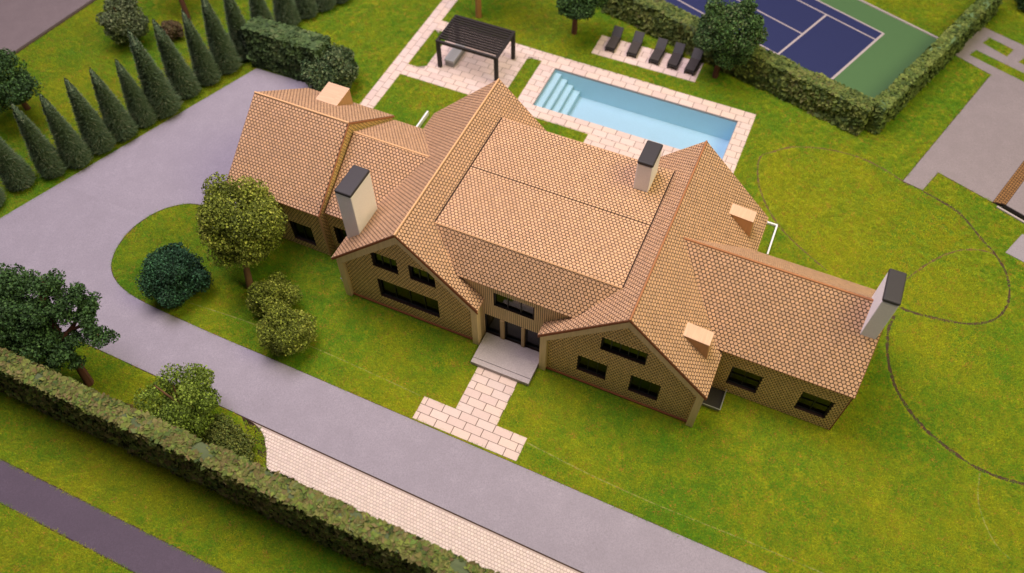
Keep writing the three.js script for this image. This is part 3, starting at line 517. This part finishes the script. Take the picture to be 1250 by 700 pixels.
// ---------- tennis court ----------
{
  const t = thing('tennis_court', 'blue and green tennis court with white lines behind the hedge', 'tennis court');
  mesh('court_surface', plate(P.court, -0.18, 0.0), mat.courtGreen, t);
  mesh('play_area', plate(courtRect(-26, 0.02, -0.02, 10), -0.1, 0.006), mat.courtBlue, t);
  const ln = (u0, u1, v0, v1) => mesh('court_line', plate(courtRect(u0, u1, v0, v1), -0.05, 0.012), mat.line, t);
  ln(-26, 0.1, -0.09, 0.06); ln(-26, -0.1, 1.14, 1.27); ln(-26, -0.1, 8.75, 8.88); ln(-26, 0.1, 9.94, 10.08); ln(-0.1, 0.1, 0.06, 9.94); ln(-5.08, -4.9, 1.27, 8.75); ln(-13, -5.08, 4.95, 5.08); ln(-13, -5.08 - 8, 4.95, 5.08);
  mesh('court_edge_and_shade', plate(courtRect(-30, 4.05, -2.78, -2.62), -0.18, 0.1), mat.line, t); mesh('court_edge_and_shade', plate(courtRect(-30, 4.05, -2.98, -2.78), -0.19, -0.02), mat.earth, t);  // pale edge strip, then an earth-coloured strip painting the dark shadow beyond it
}

// ---------- pergola, bench, loungers ----------
{
  const t = thing('pergola', 'black slatted pergola on four posts beside the pool', 'pergola', [-4.87, 0, -23.33]), W = 5.55, D = 3.72, h = 2.78;
  for (const [x, z] of [[0, 0], [W - 0.3, 0], [0, -D + 0.3], [W - 0.3, -D + 0.3]]) mesh('post', box(x, x + 0.3, 0, h - 0.24, z - 0.3, z, 0.02), mat.dark, t);
  mesh('beam', box(0, W, h - 0.24, h, -0.2, 0, 0.02), mat.dark, t); mesh('beam', box(0, W, h - 0.24, h, -D, -D + 0.2, 0.02), mat.dark, t); mesh('beam', box(0, 0.2, h - 0.24, h, -D + 0.2, -0.2, 0.02), mat.dark, t); mesh('beam', box(W - 0.2, W, h - 0.24, h, -D + 0.2, -0.2, 0.02), mat.dark, t);
  const n = 10; for (let i = 1; i <= n; i++) { const z = -0.2 - (D - 0.4) * (i / (n + 1)); mesh('slat', box(0.05, W - 0.05, h - 0.1, h + 0.06, z - 0.065, z + 0.065, 0.015), mat.dark, t); }
  const b = thing('grey_bench', 'grey block bench under the black pergola', 'bench', [-4.45, 0.014, -23.75]);
  mesh('base', box(0.06, 0.84, 0, 0.42, -2.35, -0.04, 0.02), mat.bench, b); mesh('seat', box(0, 0.9, 0.42, 0.68, -2.4, 0, 0.05), std({ color: rgb(0.42, 0.43, 0.45), map: texPaper, roughness: 0.9 }), b);
  const s = thing('sun_lounger', 'black sun lounger at the pergola end of the paved pad', 'sun lounger', [7.75, 0.012, -30.98], 'sun loungers in a row on the paved pad');
  for (const [x, z] of [[-0.36, -0.08], [0.36, -0.08], [-0.36, -1.5], [0.36, -1.5]]) mesh('leg', box(x - 0.06, x + 0.06, 0, 0.26, z - 0.06, z + 0.06, 0.01), mat.black, s);
  mesh('frame', box(-0.45, 0.45, 0.26, 0.36, -1.72, 0, 0.02), mat.black, s); mesh('cushion', box(-0.4, 0.4, 0.36, 0.5, -1.7, -0.06, 0.05), mat.lounger, s);
  const br = box(-0.43, 0.43, 0, 0.16, -0.95, 0, 0.03); br.rotateX(0.72); br.translate(0, 0.34, -1.66); mesh('backrest', br, mat.black, s);
  const lab = ['second black sun lounger from the pergola end of the pad', 'middle black sun lounger of the five on the paved pad', 'fourth black sun lounger from the pergola end of the pad', 'black sun lounger at the hedge end of the paved pad'];
  [[9.7, -31.05], [11.7, -30.96], [13.32, -31.0], [14.82, -30.94]].forEach(([x, z], i) => { const c = s.clone(); c.name = numbered('sun_lounger'); c.position.set(x, 0.012, z); c.rotation.y = [0.03, -0.02, 0.02, -0.04][i]; c.userData = { ...s.userData, label: lab[i] }; scene.add(c); });
}
// outbuilding cut by the right edge of the photograph: shingled lower slope, flat grey top
{
  const t = thing('garage_building', 'low outbuilding with shingled slope and grey flat roof at the right edge', 'outbuilding');
  const A = V3(39.5, 0.02, -26.47), dirZ = V3(1.9, 0, -5.7).normalize(), U = dirZ, up = V3(0.78, 0.4, 0.3);
  const F = frame([A.x + U.x * 9, A.y, A.z + U.z * 9], [-U.x, 0, -U.z], [up.x, up.y, up.z]);
  mesh('wall', panel(rect(0, 9, 0, 0.95), [], -0.1, 0, F), mat.burnt, t); tag(mesh('shingles', shingleField(rect(0, 9, 0.03, 0.93), F, { seed: 91, pu: 0.28, pv: 0.2 }), mat.brownShingle, t), null, null, null, 'stuff');
  const top = 0.36, q = [[40.3, -26.15], [46.3, -23.8], [49.2, -33], [42.5, -33.2]];
  mesh('roof_slab', plate(q, top, top + 0.06), mat.greyPath, t);
  const wallF = frame([39.62, 0, -26.4], [0.93, 0, 0.366], [0, 1, 0]); mesh('front_wall', panel(rect(0.6, 7, 0.02, 0.36), [], -0.1, 0, wallF), mat.dark, t); mesh('base_strip', panel(rect(0.3, 7, 0, 0.1), [], 0.12, 0.26, wallF), mat.line, t);
}

// ---------- planting ----------
function leafSoup() { const s = new Soup(); s.leaf = (p, n, size, col, r, long = 1.4) => {
  const a = V3(r() - 0.5, r() - 0.5, r() - 0.5).cross(n).normalize(), b = n.clone().cross(a).normalize(), w = size * 0.5, l = size * 0.5 * long;
  const A = p.clone().addScaledVector(a, -l), B = p.clone().addScaledVector(b, w).addScaledVector(n, size * 0.12), C = p.clone().addScaledVector(a, l), D = p.clone().addScaledVector(b, -w).addScaledVector(n, size * 0.12 * (r() - 0.3));
  const n1 = B.clone().sub(A).cross(C.clone().sub(A)).normalize(), n2 = C.clone().sub(A).cross(D.clone().sub(A)).normalize(); if (n1.dot(n) < 0) n1.negate(); if (n2.dot(n) < 0) n2.negate();
  s.tri(A.toArray(), B.toArray(), C.toArray(), n1.toArray(), col); s.tri(A.toArray(), C.toArray(), D.toArray(), n2.toArray(), col); }; return s; }
const rdir = (r) => { const z = 2 * r() - 1, a = r() * 6.2832, q = Math.sqrt(1 - z * z); return V3(q * Math.cos(a), z, q * Math.sin(a)); };
// clumps: [x, y, z, radius]; leaves near each clump's skin, some inside
function crown(clumps, count, size, palette, seed, squash = 0.85) {
  count *= 2.6; size *= 0.56;
  const s = leafSoup(), r = rng(seed), total = clumps.reduce((a, c) => a + c[3] * c[3], 0);
  for (const [x, y, z, R] of clumps) {
    const n = Math.round((count * R * R) / total), ton = r() * 0.5;
    for (let i = 0; i < n; i++) {
      const d = rdir(r), k = R * (1 - 0.55 * Math.pow(r(), 2.2)) * (0.72 + 0.56 * fbm(d.x * 2.2 + x * 3 + 9, d.z * 2.2 + d.y * 2.7 + z * 3 + 9, seed, 3)), p = V3(x + d.x * k, y + d.y * k * squash, z + d.z * k);
      const nn = d.clone().lerp(rdir(r), 0.55).normalize(), t = clamp(r() * 0.75 + ton * 0.6), pi = t * (palette.length - 1), lo = Math.floor(pi), col = mix3(palette[lo], palette[Math.min(palette.length - 1, lo + 1)], pi - lo), f = 0.55 + 0.85 * r();
      s.leaf(p, nn, size * (0.6 + 0.8 * r()), [col[0] * f, col[1] * f, col[2] * f], r);
    }
  }
  return s.geo();
}
function limb(pts, r0, r1, seg = 7) { const c = new THREE.CatmullRomCurve3(pts.map((p) => V3(...p))), n = 10, g = new THREE.TubeGeometry(c, n, 1, seg, false), p = g.attributes.position, q = c.getSpacedPoints(n); for (let i = 0; i <= n; i++) for (let j = 0; j <= seg; j++) { const k = i * (seg + 1) + j, R = lerp(r0, r1, i / n) * (0.88 + 0.24 * hash(i, j, seg)); p.setXYZ(k, q[i].x + (p.getX(k) - q[i].x) * R, q[i].y + (p.getY(k) - q[i].y) * R, q[i].z + (p.getZ(k) - q[i].z) * R); } g.computeVertexNormals(); return g; }
const ball = (c, R, n, rr, seed, squash = 0.9) => { const r = rng(seed), out = [[c[0], c[1], c[2], R * 0.8]]; n = Math.round(n * 1.7); for (let i = 0; i < n; i++) { const d = rdir(r), k = R * (0.66 + 0.14 * r()); out.push([c[0] + d.x * k, c[1] + d.y * k * squash, c[2] + d.z * k, R * rr * 0.8 * (0.7 + 0.5 * r())]); } return out; };
const OLIVE = [[0.045, 0.065, 0.005], [0.12, 0.16, 0.011], [0.21, 0.26, 0.022], [0.34, 0.36, 0.055]], DEEP = [[0.012, 0.035, 0.008], [0.03, 0.085, 0.016], [0.07, 0.15, 0.03]], BLUE = [[0.005, 0.024, 0.009], [0.012, 0.06, 0.022], [0.045, 0.145, 0.055]], FRESH = [[0.03, 0.06, 0.008], [0.09, 0.13, 0.018], [0.19, 0.21, 0.035]];
function tree(name, label, category, foot, clumps, count, size, pal, trunk, bark, seed) {
  const t = thing(name, label, category, foot), l = clumps.map(([x, y, z, R]) => [x - foot[0], y, z - foot[2], R]);
  if (trunk.length) mesh('trunk', trunk.map(([p, a, b]) => limb(p.map(([x, y, z]) => [x - foot[0], y, z - foot[2]]), a, b)), bark, t);
  mesh('crown', crown(l, count, size, pal, seed), mat.leaf, t); return t;
}
tree('round_tree', 'round olive green tree on the lawn in front of the garage', 'tree', [-6.34, 0, 2.24], ball([-6.95, 5.0, 0.45], 2.95, 26, 0.4, 5, 1.0), 15000, 0.2, OLIVE, [[[[-6.34, -0.1, 2.24], [-6.45, 1.4, 1.8], [-6.75, 3.4, 1.0]], 0.27, 0.17], [[[-6.7, 3, 1.1], [-7.6, 4.8, 0.6]], 0.12, 0.05], [[[-6.7, 3.1, 1.1], [-5.9, 5, 0.3]], 0.12, 0.05]], mat.barkPale, 61);
const sprays = (list, seed) => { const r = rng(seed), out = []; for (const [x, y, z, R] of list) { for (let i = 0; i < 12; i++) { const d = rdir(r), k = R * (0.4 + 0.45 * r()); out.push([x + d.x * k, y + d.y * k * 0.7, z + d.z * k, R * (0.4 + 0.2 * r())]); } } return out; };
tree('pine_tree', 'large dark green tree with open branches over the front hedge', 'tree', [-11.51, 0, 12.56],
  sprays([[-15.2, 6.3, 10.7, 1.35], [-13.1, 6.6, 10.1, 1.05], [-11.7, 6.3, 10.0, 0.95], [-13.1, 5.8, 11.4, 1.05], [-14.9, 5.3, 12.2, 1.55], [-10.6, 5.4, 10.4, 0.75], [-9.5, 4.6, 11.0, 0.75], [-10.7, 5.6, 9.7, 0.75], [-13.3, 4.4, 12.6, 1.3], [-11.6, 3.7, 12.5, 0.75], [-12.5, 3.1, 13.1, 0.95], [-14.8, 4.3, 13.2, 1.4], [-10.9, 3.0, 12.5, 0.5], [-10.1, 4.9, 10.9, 0.45], [-16.8, 5.4, 11.5, 1.7], [-13.9, 5.2, 11.6, 1.2], [-12.6, 4.4, 12.2, 0.8], [-11.9, 5.6, 10.9, 0.8], [-11.0, 4.3, 11.6, 0.6]], 88), 18000, 0.2, DEEP,
  [[[[-11.5, -0.1, 12.56], [-11.7, 2.2, 12.2], [-12.2, 3.7, 11.8], [-12.7, 5.1, 11.3], [-13.2, 6.4, 10.8]], 0.29, 0.11], [[[-12.2, 3.8, 11.8], [-11.5, 4.6, 11.0], [-11.3, 5.2, 10.3], [-10.5, 5.5, 9.9]], 0.17, 0.07], [[[-12.1, 4.0, 11.5], [-11.3, 4.5, 11.0], [-10.4, 5.0, 10.6], [-9.6, 4.7, 11]], 0.13, 0.06], [[[-12.7, 5.0, 11.3], [-13.9, 5.5, 11.5], [-14.8, 5.6, 11.8]], 0.15, 0.06], [[[-11.8, 2.6, 12.1], [-12.6, 2.9, 13.0], [-13.6, 3.0, 13.8]], 0.14, 0.06], [[[-13.1, 6.0, 10.9], [-12.9, 6.8, 10.3], [-13.4, 7.2, 10.0]], 0.13, 0.06]], mat.bark, 62);
tree('blue_green_bush', 'dense blue green bush on the rounded left lawn', 'bush', [-10.6, 0, 4.5], ball([-10.45, 1.65, 4.2], 2.15, 20, 0.42, 9, 0.8), 8000, 0.19, BLUE, [], mat.bark, 63);
tree('olive_bush', 'smaller olive bush nearest the round tree trunk', 'bush', [-3.7, 0, 3.0], ball([-3.7, 1.25, 2.85], 1.65, 15, 0.42, 10, 0.85), 5200, 0.16, OLIVE, [], mat.bark, 64);
tree('olive_bush', 'larger olive bush between the small bush and the driveway', 'bush', [-1.35, 0, 5.05], ball([-1.3, 1.55, 4.85], 1.78, 15, 0.42, 11, 0.95), 5800, 0.16, OLIVE, [], mat.bark, 65);
tree('olive_tree', 'olive green tree with bare inner branches beside the front hedge', 'tree', [-3.4, 0, 12.6], [...ball([-3.75, 2.9, 12.1], 2.3, 18, 0.42, 12, 0.85).slice(1)], 8500, 0.17, OLIVE.map((c) => [c[0] * 0.85, c[1] * 1.05, c[2]]), [[[[-3.4, -0.1, 12.6], [-3.6, 2, 12.3], [-3.5, 4.2, 12.2]], 0.2, 0.08], [[[-3.5, 2.2, 12.3], [-2.8, 4.4, 12.5]], 0.1, 0.04], [[[-3.5, 2.6, 12.2], [-4.5, 4.6, 12.3]], 0.1, 0.04], [[[-3.5, 3, 12.2], [-3.2, 5.1, 12.0]], 0.08, 0.03]], mat.barkPale, 66);
tree('low_bush', 'low loose green bush on the lawn tip beside the front hedge', 'bush', [-0.8, 0, 12.4], [[-0.9, 0.7, 12.3, 1.0], [0.1, 0.55, 12.35, 0.75], [-1.7, 0.9, 12.2, 1.0], [-0.3, 0.6, 12.9, 0.8], [0.7, 0.4, 12.8, 0.5]], 4200, 0.16, FRESH, [], mat.bark, 67);
tree('lawn_tree', 'dark round tree at the top edge behind the pool', 'tree', [4.04, 0, -32.2], ball([4.5, 4.6, -31.4], 2.3, 16, 0.42, 13, 0.75), 6500, 0.24, DEEP, [[[[4.04, -0.1, -32.2], [4.1, 1.4, -32.1], [4.3, 3.4, -31.8]], 0.26, 0.18]], mat.bark, 68);
tree('hedge_tree', 'dark green tree with reddish flecks in front of the tennis hedge', 'tree', [16.91, 0, -31.68], ball([17.2, 4.7, -31.75], 2.75, 20, 0.36, 14, 1.1), 9000, 0.24, [...DEEP, [0.16, 0.05, 0.035]].map((c, i) => i === 3 ? [0.09, 0.11, 0.05] : c), [[[[16.91, -0.1, -31.68], [16.95, 1.2, -31.68], [17.1, 3, -31.7]], 0.27, 0.2]], mat.bark, 69);
tree('small_tree', 'small pale green ball tree on the far left lawn', 'tree', [-31.75, 0, -15.49], ball([-30.5, 2.6, -15.6], 1.95, 14, 0.42, 15, 0.9), 5000, 0.24, [[0.03, 0.05, 0.018], [0.09, 0.13, 0.05], [0.19, 0.22, 0.1]], [[[[-31.6, -0.1, -15.5], [-30.9, 2, -15.5]], 0.2, 0.12], [[[-30.9, 1.8, -15.5], [-30.2, 4.1, -14.9]], 0.1, 0.05]], mat.barkPale, 70);
tree('edge_tree', 'dark green tree cut by the left edge of the photo', 'tree', [-33.2, 0, -5.4], ball([-32.3, 4.2, -4.4], 2.5, 15, 0.45, 16, 0.8), 6000, 0.24, DEEP, [[[[-33.2, -0.1, -5.4], [-32.6, 3, -4.8]], 0.25, 0.16]], mat.bark, 71);
tree('tall_tree', 'bare brown trunk of a tall tree above the cypress row', 'tree', [-28.16, 0, -20.0], ball([-29.0, 8.2, -21.5], 2.6, 12, 0.45, 17, 0.8), 5000, 0.24, DEEP, [[[[-28.16, -0.1, -20.0], [-28.5, 3, -20.4], [-28.9, 7, -21.2]], 0.25, 0.16]], mat.bark, 72);
tree('orange_trunk_tree', 'tree with orange brown trunk behind the pergola', 'tree', [-4.64, 0, -30.9], ball([-4.3, 8.6, -31.8], 2.6, 14, 0.45, 18, 0.75), 5500, 0.24, DEEP, [[[[-4.64, -0.1, -30.9], [-4.6, 3, -31.0], [-4.4, 7, -31.5]], 0.3, 0.2]], std({ color: rgb(0.32, 0.16, 0.04), map: texSpeck, roughness: 0.95 }), 73);
tree('brown_shrub', 'small reddish brown shrub behind the cypress row', 'shrub', [-28.0, 0, -17.4], ball([-27.8, 0.9, -17.4], 1.1, 9, 0.42, 19, 0.8), 2200, 0.22, [[0.06, 0.045, 0.02], [0.14, 0.085, 0.04], [0.13, 0.14, 0.05]], [], mat.bark, 74);
tree('corner_tree', 'dark green shrub at the top right corner of the photo', 'shrub', [39.8, 0, -51.8], ball([40, 1.4, -52], 1.6, 10, 0.45, 20, 0.8), 2600, 0.25, DEEP, [], mat.bark, 75);
tree('round_hedge_bush', 'pale green round bush at the end of the dark back hedge', 'bush', [-11.5, 0, -17.5], ball([-11.7, 1.9, -17.6], 2.15, 18, 0.42, 21, 0.95), 7000, 0.24, [[0.012, 0.035, 0.012], [0.035, 0.08, 0.025], [0.09, 0.14, 0.05], [0.2, 0.24, 0.11]], [], mat.bark, 76);
// cypress row: wire and bristle cones
{
  const s = leafSoup(), r = rng(5), H = 6.8, Rb = 1.1;
  const prof = (t) => Rb * (0.06 * Math.sqrt(Math.max(0, 1 - t)) + Math.pow(1 - t, 0.72)) * Math.min(1, 0.74 + t * 4);
  for (let i = 0; i < 13000; i++) {
    const t = 1 - Math.sqrt(r()), a = r() * 6.2832, R = prof(t) * (0.93 + 0.15 * vnoise(a * 2.2, t * 9, 4)), y = 0.05 + t * H, p0 = V3(Math.cos(a) * R * 0.68, y - 0.03, Math.sin(a) * R * 0.68), b = a + (r() - 0.5) * 0.5, R1 = R * (0.86 + 0.46 * r() * r()), p1 = V3(Math.cos(b) * R1, y + 0.05 + 0.1 * r(), Math.sin(b) * R1), sd = V3(-Math.sin(a), 0.25 * (r() - 0.5), Math.cos(a)).multiplyScalar(0.03 + 0.045 * r());
    const k = r(), c = k > 0.88 ? [0.17, 0.2, 0.11] : mix3([0.03, 0.065, 0.028], [0.11, 0.17, 0.08], r()), A = p0.clone().add(sd), B = p0.clone().sub(sd), n = V3(Math.cos(a) * 0.6, 0.75, Math.sin(a) * 0.6).normalize();
    s.tri(A.toArray(), B.toArray(), p1.toArray(), n.toArray(), c);
  }
  const pts = []; for (let i = 0; i <= 10; i++) pts.push(new THREE.Vector2(Math.max(0.001, prof(i / 10) * 0.78), i / 10 * H * 0.96 + 0.04));
  const core = new THREE.LatheGeometry(pts, 14); core.setAttribute('color', new THREE.BufferAttribute(new Float32Array(core.attributes.position.count * 3).map((_, i) => [0.06, 0.1, 0.045][i % 3]), 3));
  const ord = ['first', 'second', 'third', 'fourth', 'fifth', 'sixth', 'seventh', 'eighth', 'ninth', 'tenth', 'eleventh', 'twelfth', 'thirteenth', 'fourteenth', 'fifteenth', 'sixteenth'];
  const G = 'cypress cones in the row along the driveway', at = [[-28.2, 3.6, 6.4], [-27.3, 1.7, 6.5], [-25.84, -0.22, 6.9], [-24.89, -1.85, 6.8], [-24.26, -3.82, 6.8], [-23.56, -5.59, 6.7], [-23.0, -7.52, 6.25], [-22.22, -9.19, 8.0], [-22.0, -11.59, 7.45], [-21.23, -13.56, 7.0], [-20.7, -15.46, 7.5], [-20.3, -17.5, 7.2], [-20.3, -20.5, 6.2], [-19.3, -22.6, 6.2], [-18.5, -24.4, 6], [-17.7, -26.0, 6], [-16.9, -27.5, 6]];
  const t0 = thing('cypress_tree', 'dark conical cypress at the photo\'s left edge, start of the driveway row', 'cypress', [at[0][0], 0, at[0][1]], G);
  mesh('trunk', new THREE.CylinderGeometry(0.1, 0.13, 0.3, 8).translate(0, 0.08, 0), mat.bark, t0); mesh('crown', [s.geo(), core], mat.leaf, t0); t0.scale.set(0.95, at[0][2] / H, 0.95);
  at.slice(1).forEach(([x, z, h], i) => { const c = t0.clone(); c.name = numbered('cypress_tree'); c.position.set(x - 0.3, 0, z - 0.55); c.rotation.set((r() - 0.5) * 0.05, r() * 6, (r() - 0.5) * 0.05); const w = (h > 7.2 ? 1.06 : 0.95) * (0.95 + 0.1 * r()); c.scale.set(w, h / H, w); c.userData = { ...t0.userData, label: i < 11 ? `dark conical cypress beside the driveway, ${ord[i]} after the one at the left edge` : `dark conical cypress behind the back hedge, ${ord[i - 11]} from the hedge's left end` }; scene.add(c); });
}
// hedges: a dusty green block with torn leaf flakes on it
function hedge(name, label, a, b, w, h, { seed = 1, flakes = 60, size = 0.34, leaves = [[0.025, 0.045, 0.01], [0.06, 0.085, 0.02], [0.12, 0.15, 0.03], [0.13, 0.1, 0.045]], core = [0.07, 0.1, 0.045], core2 = [0.15, 0.18, 0.09], bumps = 0.12, topShare = 1 } = {}) {
  const t = thing(name, label, 'hedge', [(a[0] + b[0]) / 2, 0, (a[1] + b[1]) / 2]), L = Math.hypot(b[0] - a[0], b[1] - a[1]); t.rotation.y = -Math.atan2(b[1] - a[1], b[0] - a[0]);
  const nx = Math.ceil(L / 0.35), g = new THREE.BoxGeometry(L, h, w, nx, 7, 4), p = g.attributes.position, r = rng(seed), wob = (x, y, z) => (fbm(x * 0.9 + 40, y * 1.3 + z * 1.1 + 40, seed, 3) - 0.5) * 2 * bumps;
  for (let i = 0; i < p.count; i++) { const x = p.getX(i), y = p.getY(i), z = p.getZ(i), e = wob(x, y, z), tp = y > h / 2 - 0.01 ? 0.4 : 1; p.setXYZ(i, x, y + h / 2 + (y > 0 ? wob(x, 7, z) * 0.6 : 0), z + Math.sign(z) * e * tp + Math.sign(z) * 0.12 * (0.5 - y / h)); }
  const cc = new Float32Array(p.count * 3), nn = g.attributes.normal; for (let i = 0; i < p.count; i++) { const c = mix3(core, core2, vnoise(p.getX(i) * 2 + 9, p.getZ(i) * 3 + p.getY(i) * 3 + 9, seed)); cc.set(c, i * 3); }
  g.setAttribute('color', new THREE.BufferAttribute(cc, 3)); g.computeVertexNormals(); mesh('core', g, mat.hedgeCore, t);
  const s = leafSoup(), n = Math.round(L * flakes), pick = (pal, q) => { const k = clamp(lerp(q, r(), 0.55)) * (pal.length - 1), lo = Math.floor(k), f = 0.75 + 0.5 * r(); return mix3(pal[lo], pal[lo + 1] || pal[lo], k - lo).map((v) => v * f); };
  const face = (count, pos, nrm, pal, sz, rough, name2) => { const q = leafSoup(); for (let i = 0; i < count; i++) { const P0 = pos(), N = nrm.clone().lerp(rdir(r), rough).normalize(); q.leaf(P0, N, sz * (0.45 + 1.0 * r()), pick(pal, clamp((vnoise(P0.x * 1.6 + 20, P0.z * 2.5 + P0.y * 2 + 20, seed + 9) - 0.5) * 1.6 + 0.5)), r, 1.1 + 0.6 * r()); } return q.geo(); };
  const cl = (x, z) => fbm(x * 1.1 + 5, z * 1.7 + 5, seed + 3, 2);
  const geos = [];
  for (const sz of [1, -1]) geos.push(face(n * h / 2, () => { const x = (r() - 0.5) * L, y = r() * h * 0.99; return V3(x, y, sz * (w / 2 + 0.12 * (1 - y / h) + wob(x, y - h / 2, sz * w / 2) + (r() - 0.3) * 0.2)); }, V3(0, 0.25, sz), leaves, size, 0.45));
  for (const sx of [1, -1]) geos.push(face(flakes * w * h / 2, () => V3(sx * (L / 2 + (r() - 0.4) * 0.12), r() * h, (r() - 0.5) * w), V3(sx, 0.25, 0), leaves, size, 0.45));
  mesh('side_leaves', geos, mat.leaf, t);
  mesh('top_leaves', face(Math.round(n * w * 0.75 * topShare), () => { let x, z; do { x = (r() - 0.5) * L; z = (r() - 0.5) * (w + 0.1); } while (cl(x, z) < 0.22 + 0.25 * r()); return V3(x, h + 0.02 + wob(x, 7, z) * 0.6 + (r() - 0.3) * 0.16 * (cl(x, z) * 1.6), z); }, V3(0, 1, 0), leaves, size * 0.95, 0.3), mat.leaf, t);
  return t;
}
hedge('front_hedge', 'long clipped hedge with leaf litter on top crossing the lower left', [-30, 14.58], [30, 14.52], 0.98, 4.65, { seed: 3, flakes: 190, size: 0.25, bumps: 0.2, leaves: [[0.025, 0.05, 0.008], [0.06, 0.1, 0.015], [0.1, 0.145, 0.018], [0.12, 0.085, 0.03], [0.14, 0.2, 0.025], [0.17, 0.13, 0.05], [0.08, 0.145, 0.016], [0.14, 0.16, 0.06]], core: [0.06, 0.09, 0.035], core2: [0.12, 0.15, 0.07] });
const TH = { flakes: 150, size: 0.25, leaves: [[0.025, 0.05, 0.008], [0.06, 0.1, 0.015], [0.11, 0.15, 0.03], [0.16, 0.19, 0.04], [0.09, 0.08, 0.03]], core: [0.05, 0.085, 0.03], core2: [0.12, 0.17, 0.06] };
hedge('tennis_hedge', 'tall hedge between the sun loungers and the tennis court', [5.4, -36.85], [29.3, -30.2], 1.35, 2.45, { ...TH, seed: 5, bumps: 0.25 });
hedge('tennis_hedge', 'pale topped hedge along the right end of the tennis court', [29.75, -30.3], [36.95, -50.2], 1.0, 2.5, { ...TH, seed: 6, bumps: 0.14, leaves: TH.leaves.slice(0, 4).map((c) => c.map((v) => v * 1.15)), core: [0.08, 0.15, 0.06], core2: [0.15, 0.24, 0.1] });
hedge('back_hedge', 'very dark hedge behind the garage drive', [-19.3, -18.15], [-12.3, -18.3], 1.7, 3.7, { seed: 7, flakes: 150, size: 0.26, bumps: 0.3, leaves: [[0.02, 0.045, 0.012], [0.04, 0.08, 0.02], [0.065, 0.12, 0.03], [0.12, 0.16, 0.06]], core: [0.035, 0.07, 0.02], core2: [0.07, 0.12, 0.04] });

// ---------- centimetres to metres ----------
{
  const done = new Set();
  scene.traverse((o) => {
    if (o === scene || o.isLight) return;
    o.position.multiplyScalar(S);
    if (o.geometry && !done.has(o.geometry)) { done.add(o.geometry); o.geometry.scale(S, S, S); }
    if (o.isInstancedMesh) { const a = o.instanceMatrix.array; for (let i = 0; i < o.count; i++) for (const k of [12, 13, 14]) a[i * 16 + k] *= S; }
  });
}
renderer.render(scene, camera);
